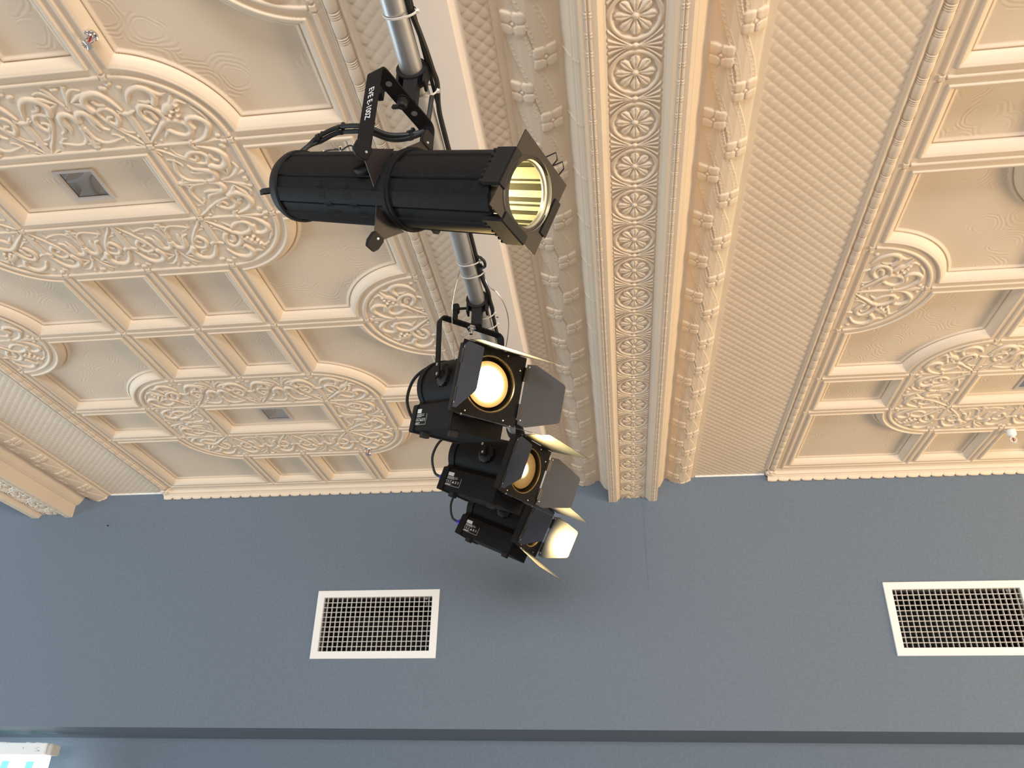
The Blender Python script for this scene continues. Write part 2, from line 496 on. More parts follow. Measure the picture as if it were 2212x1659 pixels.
G = 0.0012
_us = np.arange(-A_ / 2, A_ / 2 + G, G); _vs = np.arange(0, B_ + G, G)
TU, TV = np.meshgrid(_us, _vs)
STRIP_T = relief(TU, TV, STRIP, [lambda x, y: (x, y), lambda x, y: (-x, y), lambda x, y: (A_ - x, y), lambda x, y: (x - A_, y)])
BAR_T = np.clip((0.011 - (A_ / 2 - np.abs(TU))) / 0.003, 0, 1) * np.clip((0.124 - TV) / 0.003, 0, 1) * 0.0035
_qs = np.arange(-0.03, B_ + 0.012, G)
QU, QV = np.meshgrid(_qs, _qs)
QUART_T = relief(QU, QV, QUARTER, [lambda x, y: (x, y)])
QUART_T = np.maximum(QUART_T, np.clip((0.011 - np.abs(QU)) / 0.003, 0, 1) * np.clip((0.124 - QV) / 0.003, 0, 1) * np.clip(QV / 0.004, 0, 1) * 0.0035)


def bil(T, x0, y0, X, Y):
    fx = (X - x0) / G; fy = (Y - y0) / G
    ok = (fx >= 0) & (fy >= 0) & (fx < T.shape[1] - 1) & (fy < T.shape[0] - 1)
    ix = np.clip(fx.astype(int), 0, T.shape[1] - 2); iy = np.clip(fy.astype(int), 0, T.shape[0] - 2)
    ax, ay = fx - ix, fy - iy
    r = T[iy, ix] * (1 - ax) * (1 - ay) + T[iy, ix + 1] * ax * (1 - ay) + T[iy + 1, ix] * (1 - ax) * ay + T[iy + 1, ix + 1] * ax * ay
    return np.where(ok, r, 0.0)


PD = np.array([0, .0045, .0062, .0066, .0265, .0270, .0300, .0340, .0358, .0400, .0440, .0490, .0540, .0565, .0585, .0605, .0620, .0665, .0710, .0745, 9])
PZ = np.array([-.0060, -.0052, -.0030, 0, 0, -.0045, -.0062, -.0060, -.0040, -.0020, .0012, .0062, .0120, .0165, .0265, .0270, .0225, .0238, .0275, .0290, .0290])


def panel(step):
    u = np.arange(-XB - 0.0249, XB + 0.025, step)
    v = np.arange(Y0 - Y1, VB + 0.0219, step)
    U, V = np.meshgrid(u, v)
    au = np.abs(U)
    D = np.full_like(U, 9.0)
    ring = np.zeros(U.shape, bool)
    orn = np.zeros_like(U)
    nodes_ = []
    inner = np.full_like(U, 9.0); in_any = np.zeros(U.shape, bool)
    for vk in (-(S_ + B_ + C_ / 2), S_ + B_ + C_ / 2):
        dv = np.abs(V - vk)
        qx, qy = np.maximum(au - A_, 0), np.maximum(dv - C_ / 2, 0)
        so = np.hypot(qx, qy) - B_ + np.minimum(np.maximum(au - A_ - B_ * 0, dv - C_ / 2), 0) * 0
        inside_rect = (au < A_) & (dv < C_ / 2)
        si = np.minimum(A_ - au, C_ / 2 - dv)          # >0 inside the centre rectangle
        so = np.where(inside_rect, -9, so)
        rg = (so < 0) & ~inside_rect
        ring |= rg
        D = np.minimum(D, np.where(so >= 0, so, np.where(rg, np.minimum(-so, np.where(inside_rect, 9, np.hypot(qx, qy))), 9)))
        D = np.where(inside_rect, np.minimum(9, si), D)
        in_any |= inside_rect
        # relief on the ring
        for sgn in (-1, 1):
            w = sgn * (V - vk) - C_ / 2
            for uc in (-A_ / 2, A_ / 2):
                s = U - uc
                okm = (np.abs(s) <= A_ / 2) & (w > 0) & (w < B_)
                orn = np.where(okm, np.maximum(orn, np.maximum(bil(STRIP_T, -A_ / 2, 0, s, w), bil(BAR_T, -A_ / 2, 0, s, w))), orn)
            w2 = sgn * U - A_
            s2 = (V - vk) * (A_ / C_)
            okm = (np.abs(s2) <= A_ / 2) & (w2 > 0) & (w2 < B_)
            orn = np.where(okm, np.maximum(orn, bil(STRIP_T, -A_ / 2, 0, s2, w2)), orn)
            for sg2 in (-1, 1):
                p, q = sgn * U - A_, sg2 * (V - vk) - C_ / 2
                okm = (p > -0.02) & (q > -0.02) & (np.hypot(np.maximum(p, 0), np.maximum(q, 0)) < B_ - 0.006) & ~inside_rect
                orn = np.where(okm, np.maximum(orn, bil(QUART_T, -0.03, -0.03, p, q)), orn)
    RH = 0.2600
    for vk in (0.0, -VB):
        for sx in (-1, 1):
            p = XB - sx * U; q = V - vk
            rr = np.hypot(p, q)
            so = rr - RH
            rg = (so < 0) & (p > 0)
            ring |= rg
            D = np.where(p >= 0, np.minimum(D, np.abs(so)), D)
            for sq in (-1, 1):
                okm = rg & (sq * q > -0.02) & (rr < RH - 0.006) & (p > -0.02)
                orn = np.where(okm, np.maximum(orn, bil(QUART_T, -0.03, -0.03, p * B_ / RH, sq * q * B_ / RH)), orn)
    # straight rails
    D0 = D.copy()

    def seg_u(vv, a, b):      # rail along u
        return np.hypot(V - vv, np.maximum(np.maximum(a - U, U - b), 0))

    def seg_v(uu, a, b):
        return np.hypot(U - uu, np.maximum(np.maximum(a - V, V - b), 0))
    rails = [seg_u(0, -XB + RH, XB - RH), seg_u(VB, -XB, XB), seg_v(-XB, -9, 9), seg_v(XB, -9, 9)]
    for vk in (-(S_ + B_ + C_ / 2), S_ + B_ + C_ / 2):
        for e in (-1, 1):
            for sx in (-1, 1):
                a, b = sorted((sx * (A_ + B_), sx * XB))
                rails.append(seg_u(vk + e * C_ / 2, a, b))
    for uu in (-A_, 0, A_):
        rails += [seg_v(uu, -S_, S_), seg_v(uu, VB - S_, VB), seg_v(uu, -VB, -VB + S_)]
    for r_ in rails:
        D = np.where(ring | (in_any & (r_ > 0.03)), D, np.minimum(D, r_))
    Z = np.interp(D, PD, PZ)
    Zr = np.where(D < 0.0066, np.interp(D, PD, PZ), 0.0)
    Z = np.where(ring, Zr, Z)
    Z = np.where(ring & (D >= 0.0066), -orn, Z)
    Z = np.where(ring & (D < 0.0066), np.minimum(Z, -orn), Z)
    sunk = np.clip((Z - 0.026) / 0.003, 0, 1)
    # small square blocks where rails cross
    blocks = [(uu, vv) for uu in (-A_, 0, A_) for vv in (-S_, 0, S_)]
    for vk in (-(S_ + B_ + C_ / 2), S_ + B_ + C_ / 2):
        blocks += [(sx * (A_ + B_), vk + e * C_ / 2) for sx in (-1, 1) for e in (-1, 1)]
        blocks += [(sx, vk + e * (C_ / 2 + B_)) for sx in (-A_, 0, A_) for e in (-1, 1)]
        blocks += [(sx * XB, vk + e * C_ / 2) for sx in (-1, 1) for e in (-1, 1)]
        blocks += [(sx * A_, vk + e * C_ / 2) for sx in (-1, 1) for e in (-1, 1)]
    for vk in (0.0, -VB):
        blocks += [(sx * XB, vk + e * RH) for sx in (-1, 1) for e in (-1, 1)] + [(sx * (XB - RH), vk) for sx in (-1, 1)]
    for bu, bv in blocks:
        m_ = np.maximum(np.abs(U - bu), np.abs(V - bv))
        Z = np.where(m_ < 0.0135, np.where(m_ < 0.0085, -0.0062, 0.0006), Z)
    P = np.stack([U, V + Y1, H + Z], -1)
    uc, vc = (u[:-1] + u[1:]) / 2, (v[:-1] + v[1:]) / 2
    keep = np.ones((len(vc), len(uc)), bool)
    for vk in (-(S_ + B_ + C_ / 2), S_ + B_ + C_ / 2):
        keep &= ~((np.abs(uc)[None, :] < 0.060) & (np.abs(vc - vk)[:, None] < 0.060))
    return grid_mesh('coffered_panel', P, flip=True, keep=keep, attr=sunk)


ceil_mb = MB()
ceil_mb.box((-0.6, 2.3, H + 0.20), (11.0, 4.4, 0.05))
ceiling = ceil_mb.build('ceiling', M['paint'])
tag(ceiling, 'cream pressed-metal coffered ceiling above the stage lights', 'ceiling', kind='structure')
PANEL = panel(0.0019)
p1 = link('coffered_panel', PANEL, M['combed'], ceiling)
p1.location = (XC, 0, 0)
p2 = p1.copy(); COL.objects.link(p2); p2.parent = ceiling; p2.location = (XC + FIELD, 0, 0)


# fish-scale bands
def fish(width, tip, step=0.0026):
    P_ = 0.0405
    x = np.arange(0, width + step, step); y = np.arange(Y0, WALL + 0.004, step)
    X, Y = np.meshgrid(x, y)
    best = np.full_like(X, -1.0)
    R_ = 0.0228
    for off in (0.0, 0.5):
        for di in (-1, 0, 1):
            for dj in (-1, 0, 1):
                cx = (np.round(X / P_ - off) + off + di) * P_
                cy = (np.round(Y / P_ - off) + off + dj) * P_
                dx, dy = X - cx, Y - cy
                d2 = (dx * dx + dy * dy) / (R_ * R_)
                hh = 0.0030 + 0.085 * tip * dy + 0.0042 * np.sqrt(np.clip(1 - d2, 0, 1))
                best = np.maximum(best, np.where(d2 < 1, hh, -1))
    best = np.clip(best, 0, 1)
    return grid_mesh('fish_scale_band', np.stack([X, Y, H - best + 0.004], -1), flip=True)


FR = fish(0.385, -1.0)
FL = fish(0.365, 1.0)
fb = link('fish_scale_band', FR, M['paint'], ceiling); fb.location = (0.452, 0, 0)
for xx, me in ((-0.612, FL), (-0.612 - FIELD + 0.05, FL), (0.452 - FIELD + 0.02, FR)):
    if xx < -3.5: continue
    o = bpy.data.objects.new('fish_scale_band', me); COL.objects.link(o); o.parent = ceiling; o.location = (xx, 0, 0)
    if not me.materials: me.materials.append(M['paint'])

# bead-and-reel cornice round each coffered field (t = 0 at the border rail, growing outwards)
CT = [(.0225, .000), (.0230, .006), (.0250, .006), (.0255, .000), (.0280, -.004), (.0300, -.005), (.0320, -.001)]
for k in range(13):
    a = PI * k / 12
    CT.append((.0500 - .0175 * math.cos(a), -.0175 * math.sin(a)))
CT += [(.0690, -.002), (.0715, -.007), (.0760, -.0105), (.0800, -.0115), (.0850, -.0100), (.0900, -.0060), (.0920, -.0050), (.0925, .006)]


def bead_r(y):
    ph = np.mod(y / 0.0735, 1.0) * 0.0735
    r = np.where(ph < 0.051, 0.80 + 0.20 * np.sqrt(np.clip(1 - ((ph - 0.0255) / 0.0300) ** 2, 0, 1)), 0.0)
    for c in (0.0565, 0.0635, 0.0700):
        r = np.maximum(r, 0.66 + 0.30 * np.sqrt(np.clip(1 - ((ph - c) / 0.0034) ** 2, 0, 1)))
    return np.where(r < 0.1, 0.62, r)


def cornice_mesh():
    y = np.arange(Y0, WALL - 0.075, 0.0017)
    T = np.array(CT)
    X = np.repeat(T[None, :, 0], len(y), 0); Z = np.repeat(T[None, :, 1], len(y), 0)
    k = bead_r(y)[:, None]
    isb = np.zeros(len(T), bool); isb[7:20] = True
    X = np.where(isb[None], .050 + (X - .050) * k, X); Z = np.where(isb[None], Z * k - .0015, Z)
    Yg = np.repeat(y[:, None], len(T), 1)
    return grid_mesh('bead_and_reel_cornice', np.stack([X, Yg, H + Z], -1), flip=True)


CORN = cornice_mesh()
CORN_M = CORN.copy()
co = np.empty(len(CORN.vertices) * 3, np.float32); CORN.vertices.foreach_get('co', co)
co = co.reshape(-1, 3); co[:, 0] *= -1
CORN_M.vertices.foreach_set('co', co.reshape(-1)); CORN_M.flip_normals(); CORN_M.update()
n_tr = 0
for xf in (XC, XC + FIELD):
    for me, sx in ((CORN, 1), (CORN_M, -1)):
        o = bpy.data.objects.new('bead_and_reel_cornice', me); COL.objects.link(o); o.parent = ceiling; o.location = (xf + sx * XB, 0, 0)
        if not me.materials: me.materials.append(M['paint'])


# cornice where each field meets the wall: two facing bands, lower one with a leaf-cut edge
def wall_cornice():
    x = np.arange(-XB - 0.075, XB + 0.0751, 0.0022)
    prof = [(.0215, .001), (.0230, .001), (.0240, -.003), (.0290, -.0045), (.0330, -.003), (.0340, -.001), (.0350, -.006), (.0400, -.0065), (.0440, -.010), (.0490, -.020), (.0510, -.0235), (.0520, -.0215),
            (.0540, -.0215), (.0550, -.027), (.0600, -.0285), (.0660, -.033), (.0720, -.041), (.0760, -.050)]
    T = np.array(prof)
    X = np.repeat(x[:, None], len(T), 1); Yg = np.repeat(T[None, :, 0], len(x), 0); Z = np.repeat(T[None, :, 1], len(x), 0)
    ph = np.mod(x, 0.062) / 0.062
    cut = 0.004 * np.abs(np.sin(ph * PI)) + np.where(ph > 0.85, -0.006, 0)
    Z[:, -1] -= cut; Z[:, -2] -= cut * 0.5
    P = np.stack([X, Yg + Y1 + VB, H + Z], -1)
    P = np.concatenate([P, np.stack([x, np.full_like(x, WALL + .002), H + Z[:, -1] + .012], -1)[:, None]], 1)
    return grid_mesh('wall_cornice', P)


WC = wall_cornice()
for xf in (XC, XC + FIELD):
    o = bpy.data.objects.new('wall_cornice', WC); COL.objects.link(o); o.parent = ceiling; o.location = (xf, 0, 0)
    if not WC.materials: WC.materials.append(M['paint'])
    for sx in (-1, 1):
        b = MB()
        for k in range(7):
            a = 2 * PI * k / 7
            b.lathe([(0, -.002), (.010, .002), (.013, .010), (.009, .018), (0, .021)], (xf + sx * (XB + .055) + .016 * math.cos(a), WALL - .034 + .016 * math.sin(a), H - .006), (.5 * math.cos(a), .5 * math.sin(a), -.8), 10)
        b.lathe([(.030, 0), (.026, .016), (.014, .026), (0, .028)], (xf + sx * (XB + .055), WALL - .032, H - .002), (0, 0, -1), 16)
        b.build('corner_leaf', M['paint'], ceiling, smooth=60)


# moulded beam: profile (dx, z), ornament pushed out along the profile normal
def beam_mesh(step=0.0021):
    half = [(0, -.120), (.068, -.120), (.0705, -.124), (.0725, -.1245), (.077, -.127), (.083, -.134), (.0875, -.142), (.089, -.1445), (.132, -.1445), (.134, -.142), (.134, -.074),
            (.1345, -.070), (.142, -.068), (.150, -.063), (.158, -.054), (.166, -.042), (.172, -.030), (.178, -.020), (.183, -.0145), (.190, -.0125), (.196, -.0135), (.205, -.019), (.220, -.0285),
            (.240, -.0375), (.262, -.0415), (.285, -.0395), (.305, -.0330), (.322, -.0240), (.330, -.0180), (.331, -.0120), (.345, -.0105), (.352, -.0095), (.3535, -.001), (.362, .004)]
    pr = [(-a, b) for a, b in half[:0:-1]] + half
    pr = np.array(pr)
    sl = np.r_[0, np.cumsum(np.hypot(*np.diff(pr, axis=0).T))]
    s = np.unique(np.r_[np.arange(0, sl[-1], step), sl])
    px, pz = np.interp(s, sl, pr[:, 0]), np.interp(s, sl, pr[:, 1])
    tx, tz = np.gradient(px, s), np.gradient(pz, s)
    L = np.hypot(tx, tz); nx, nz = tz / L, -tx / L
    # smooth the normals a little over corners is not needed: ornament lives away from the corners
    y = np.arange(Y0, WALL + 0.006, step)
    DX = np.repeat(px[None], len(y), 0); Yg = np.repeat(y[:, None], len(px), 1)
    O = np.zeros_like(DX)
    PR = 0.1625
    # rosettes
    yy = np.mod(Yg - 1.402 + PR / 2, PR) - PR / 2
    band = np.abs(DX) < 0.0685
    r = np.hypot(DX, yy * 0.955); th = np.arctan2(yy * 0.955, DX)
    o = 0.0055 * np.sqrt(np.clip(1 - ((r - 0.0605) / 0.0062) ** 2, 0, 1))
    ph = np.mod(th + PI / 8, PI / 4) - PI / 8
    wid = np.interp(r, [0.008, 0.020, 0.036, 0.046, 0.0505], [0.0030, 0.0065, 0.0125, 0.0100, 0.0005])
    e = np.abs(r * ph) / np.maximum(wid, 1e-4)
    pet = np.where((r > 0.008) & (r < 0.0505) & (e < 1), 0.0022 + 0.0052 * np.sqrt(np.clip(1 - e * e, 0, 1)) * np.interp(r, [.008, .03, .05], [.55, 1, .7]) - 0.0026 * np.clip(1 - e / 0.35, 0, 1), 0)
    o = np.maximum(o, pet)
    o = np.maximum(o, np.where(r < 0.009, 0.0085 * np.sqrt(np.clip(1 - (r / 0.009) ** 2, 0, 1)), 0))
    # bow of palmettes between the rosettes
    y2 = np.mod(Yg - 1.402, PR) - PR / 2
    ax = np.abs(DX)
    kn = np.hypot(ax / 0.0085, y2 / 0.0075)
    o = np.maximum(o, np.where(kn < 1, 0.008 * np.sqrt(np.clip(1 - kn * kn, 0, 1)), 0))
    for ang, wl in ((0.0, .0048), (0.30, .0048), (-0.30, .0048), (0.62, .0042), (-0.62, .0042)):
        t_ = np.clip((ax - 0.007) / 0.058, 0, 1)
        yc = math.tan(ang) * (ax - 0.004) * (0.55 + 0.45 * t_)
        w_ = wl * (0.35 + 0.9 * t_)
        q = np.abs(y2 - yc) / w_
        o = np.maximum(o, np.where((ax > 0.007) & (ax < 0.066) & (q < 1) & (r > 0.066), 0.0058 * np.sqrt(np.clip(1 - q * q, 0, 1)), 0))
    O = np.where(band, o, O)
    # double reel on the flat rims
    PRL = 0.0535
    for c in (0.1075, 0.1155):
        q = np.abs(ax - c)
        yb = np.mod(Yg - 1.212, PRL); yb = np.minimum(yb, PRL - yb)
        bar = np.where((q < 0.0031) & (yb > 0.0095), 0.0026 * np.sqrt(np.clip(1 - (q / 0.0031) ** 2, 0, 1)), 0)
        bl = np.hypot(q, yb - 0.0042) / 0.0042
        O = np.maximum(O, np.where(np.abs(pz[None] + .1445) < .002, np.maximum(bar, np.where(bl < 1, 0.0036 * np.sqrt(np.clip(1 - bl * bl, 0, 1)), 0)), 0))
    O = np.where((np.abs(ax - 0.1115) < 0.0012) & (np.abs(pz[None] + .1445) < .002), -0.0015, O)
    # fillet half way up the side coves
    O = np.where((np.abs(ax - 0.156) < 0.0022), np.maximum(O, 0.0022), O)
    # thin cross veins on the cove of the left side
    yv = np.mod(Yg - 1.385 - (0.182 + DX) * 0.35 + 0.10675, 0.2135) - 0.10675
    O = np.where((DX > -0.180) & (DX < -0.1365) & (np.abs(yv) < 0.0020), np.maximum(O, 0.0022), O)
    # vine-wrapped torus each side: pairs of flowers and a dotted ribbon winding across
    P_ = 0.2135
    for side in (1, -1):
        if side == 1:
            fl = [(0.226, 1.448), (0.297, 1.448 + P_ / 2 + .010)]        # (dx of flower column, y phase), inner then outer
            xa, xb_, ya = 0.226, 0.297, 1.448
        else:
            fl = [(-0.297, 1.292), (-0.226, 1.400)]
            xa, xb_, ya = -0.297, -0.226, 1.292
        msk = (side * DX > 0.197) & (side * DX < 0.3295)
        rib = np.zeros_like(DX)
        for k in (0, 1):
            t_ = np.mod((Yg - ya) / P_ , 1.0) + k            # position along the ribbon, 0..1.55 periods
            f = t_ / 1.52
            fs = np.clip(f, 0, 1); fs = fs * fs * (3 - 2 * fs)
            cx = xa + (xb_ - xa) * fs
            q = np.abs(DX - cx) / 0.0265
            hh = np.where((q < 1) & (f < 1), 0.0022 + 0.0012 * np.clip((q - .86) / .08, 0, 1) + 0.0009 * np.clip(1 - np.abs(q - .52) / .07, 0, 1), 0)
            ydot = np.mod(Yg, 0.0170) - 0.0085
            dd = np.hypot((q - 0.75) * 0.0265, ydot) / 0.0026
            hh = np.maximum(hh, np.where((dd < 1) & (f < 1), 0.0022 + 0.0010 * np.sqrt(np.clip(1 - dd * dd, 0, 1)), 0))
            rib = np.maximum(rib, hh)
        for (fx, fy) in fl:
            q_y = np.mod(Yg - fy + P_ / 2, P_) - P_ / 2
            lob = np.zeros_like(DX)
            for sx in (-1, 1):
                for sy in (-1, 1):
                    a_ = np.abs(DX - fx - sx * 0.0155) / 0.0152; b_ = np.abs(q_y - sy * 0.0165) / 0.0165
                    e_ = np.clip(a_ ** 4 + b_ ** 4, 0, 1)
                    lob = np.maximum(lob, np.where(e_ < 1, 0.0028 + 0.0040 * (1 - e_) ** 0.5, 0))
            c_ = np.hypot(DX - fx, q_y) / 0.0068
            lob = np.maximum(np.where(c_ < 1.30, 0.003, lob), np.where(c_ < 1, 0.0062 * np.sqrt(np.clip(1 - c_ * c_, 0, 1)), 0))
            rib = np.maximum(rib, lob)
        O = np.where(msk, rib, O)
    X = DX + nx[None] * O; Z = np.repeat(pz[None], len(y), 0) + nz[None] * O
    return grid_mesh('ceiling_beam', np.stack([X, Yg, H + Z], -1), flip=True)


BEAM = beam_mesh()
for i, (bx, lb) in enumerate(((XBM, 'moulded ceiling beam with a line of rosettes'), (XBM - FIELD + .035, 'moulded ceiling beam at the left edge of the photo'), (XBM + FIELD, 'moulded ceiling beam beyond the right coffered field'))):
    o = bpy.data.objects.new('trim_%d' % (i + 1), BEAM); COL.objects.link(o); o.location = (bx, 0, 0)
    if not BEAM.materials: BEAM.materials.append(M['paint'])
    tag(o, lb, 'beam', kind='structure')

# thin white bead where the fish-scale bands meet the wall
for i, (xa, xb2) in enumerate(((0.455, 0.835), (-3.08, -2.70), (-0.66, -0.26))):
    t_ = MB().box(((xa + xb2) / 2, WALL - .003, H - .006), (xb2 - xa, .006, .010)).build('trim_%d' % (i + 4), M['white'])
    tag(t_, 'thin white bead between fish-scale band and wall', 'trim', kind='structure')

# ------------------------------------------------------------------ end wall: bulkhead with soffit and the wall set back below it
VENTS = [(-1.6623, -0.974), (1.3434, 2.0317)]
VZ0, VZ1 = CZ + 0.8119, CZ + 1.1768
ZS = CZ + 0.4683
xs = sorted([-5.2, 4.6] + [q for a, b in VENTS for q in (a + .030, b - .030)])
zs = [ZS, VZ0 + .030, VZ1 - .030, H + 0.175]
wb = MB()
for i in range(len(xs) - 1):
    for j in range(len(zs) - 1):
        if j == 1 and i in (1, 3): continue
        wb.add([(xs[i], WALL, zs[j]), (xs[i + 1], WALL, zs[j]), (xs[i + 1], WALL, zs[j + 1]), (xs[i], WALL, zs[j + 1])], [(0, 1, 2, 3)])
wb.add([(-5.2, WALL, ZS), (4.6, WALL, ZS), (4.6, WALL + .545, ZS), (-5.2, WALL + .545, ZS)], [(0, 3, 2, 1)])
wb.add([(-5.2, WALL + .545, ZS), (4.6, WALL + .545, ZS), (4.6, WALL + .545, 0), (-5.2, WALL + .545, 0)], [(0, 1, 2, 3)])
wall = wb.build('wall_back', M['wall'], smooth=0)
tag(wall, 'blue-grey end wall with a bulkhead below the ceiling', 'wall', kind='structure')
seam = MB().box((0.157, WALL - .0004, CZ + 1.40), (.0022, .001, .50)).build('wall_seam', M['wall'], wall, smooth=0)


# ------------------------------------------------------------------ stage lights
PIPE_X, PIPE_Z, PIPE_R = -0.381, CZ + 1.40, 0.0242


def pose(Rows, t):
    m = Matrix(Rows).to_4x4()
    m.translation = Vector((t[0], t[1], t[2] + CZ))
    return m


def hook_clamp(root, mw, yc, top, side=-1):
    """hook over the bar at world y=yc, with its block standing on the yoke bar point 'top' (world)"""
    inv = mw.inverted()
    W = lambda p: inv @ Vector(p)
    D = lambda v: (inv.to_3x3() @ Vector(v)).normalized()
    c = Vector((PIPE_X, yc, PIPE_Z))
    b = MB()
    b.lathe([(PIPE_R + .0008, -.016), (PIPE_R + .009, -.016), (PIPE_R + .009, .016), (PIPE_R + .0008, .016), (PIPE_R + .0008, -.016)], W(c), D((0, 1, 0)), 28, a0=math.radians(-70), a1=math.radians(210), xdir=D((1, 0, 0)))
    low = Vector((PIPE_X, yc, PIPE_Z - PIPE_R - .006))
    h = max(0.01, low.z - top.z)
    b.box(W((low.x, yc, (low.z + top.z) / 2)), (1, 1, 1), Matrix((D((1, 0, 0)), D((0, 1, 0)), D((0, 0, 1)))).transposed() @ Matrix.Diagonal((.030, .026, h + .004)))
    for sx in (-1, 1):
        b.box(W((low.x + sx * .0285, yc, PIPE_Z - .020)), (1, 1, 1), Matrix((D((1, 0, 0)), D((0, 1, 0)), D((0, 0, 1)))).transposed() @ Matrix.Diagonal((.006, .028, .048)))
    cl = b.build('hook_clamp', M['black_matte'], root, bevel=.001)
    k = MB()
    kc = Vector((PIPE_X + side * .034, yc, PIPE_Z - .022))
    k.cyl(W(kc), W(kc + Vector((side * .030, 0, 0))), .004, 10)
    k.lathe([(0, .022), (.014, .022), (.017, .026), (.017, .036), (.013, .040), (0, .040)], W(kc), D((side, 0, 0)), 9)
    k.box(W(kc + Vector((side * .032, 0, -.020))), (1, 1, 1), Matrix((D((1, 0, 0)), D((0, 1, 0)), D((0, 0, 1)))).transposed() @ Matrix.Diagonal((.012, .020, .044)))
    k.build('clamp_knob', M['black'], cl, bevel=.001)
    return cl


def lens_glow(k, core):
    m = glow('lit_fresnel_lens', (1, 1, 1), 1.0)
    nt = m.node_tree; L = nt.links
    e = [n for n in nt.nodes if n.type == 'EMISSION'][0]
    tc = nt.nodes.new('ShaderNodeTexCoord')
    mp = nt.nodes.new('ShaderNodeMapping'); mp.inputs['Scale'].default_value = (1, 0, 1)
    ln = nt.nodes.new('ShaderNodeVectorMath'); ln.operation = 'LENGTH'
    mr = nt.nodes.new('ShaderNodeMapRange'); mr.inputs['From Max'].default_value = 0.0605
    rp = nt.nodes.new('ShaderNodeValToRGB')
    el = rp.color_ramp.elements
    el[0].position = 0.0; el[0].color = (1.0, 0.86, 0.62, 1)
    el[1].position = 1.0; el[1].color = (0.040, 0.021, 0.006, 1)
    for p, col in ((core, (1.0, 0.86, 0.62, 1)), (core + .13, (0.20, 0.145, 0.075, 1)), (core + .26, (0.060, 0.036, 0.013, 1))):
        q = el.new(p); q.color = col
    L.new(tc.outputs['Object'], mp.inputs['Vector']); L.new(mp.outputs[0], ln.inputs[0]); L.new(ln.outputs['Value'], mr.inputs['Value'])
    L.new(mr.outputs[0], rp.inputs['Fac']); L.new(rp.outputs['Color'], e.inputs[0]); e.inputs[1].default_value = k
    return m


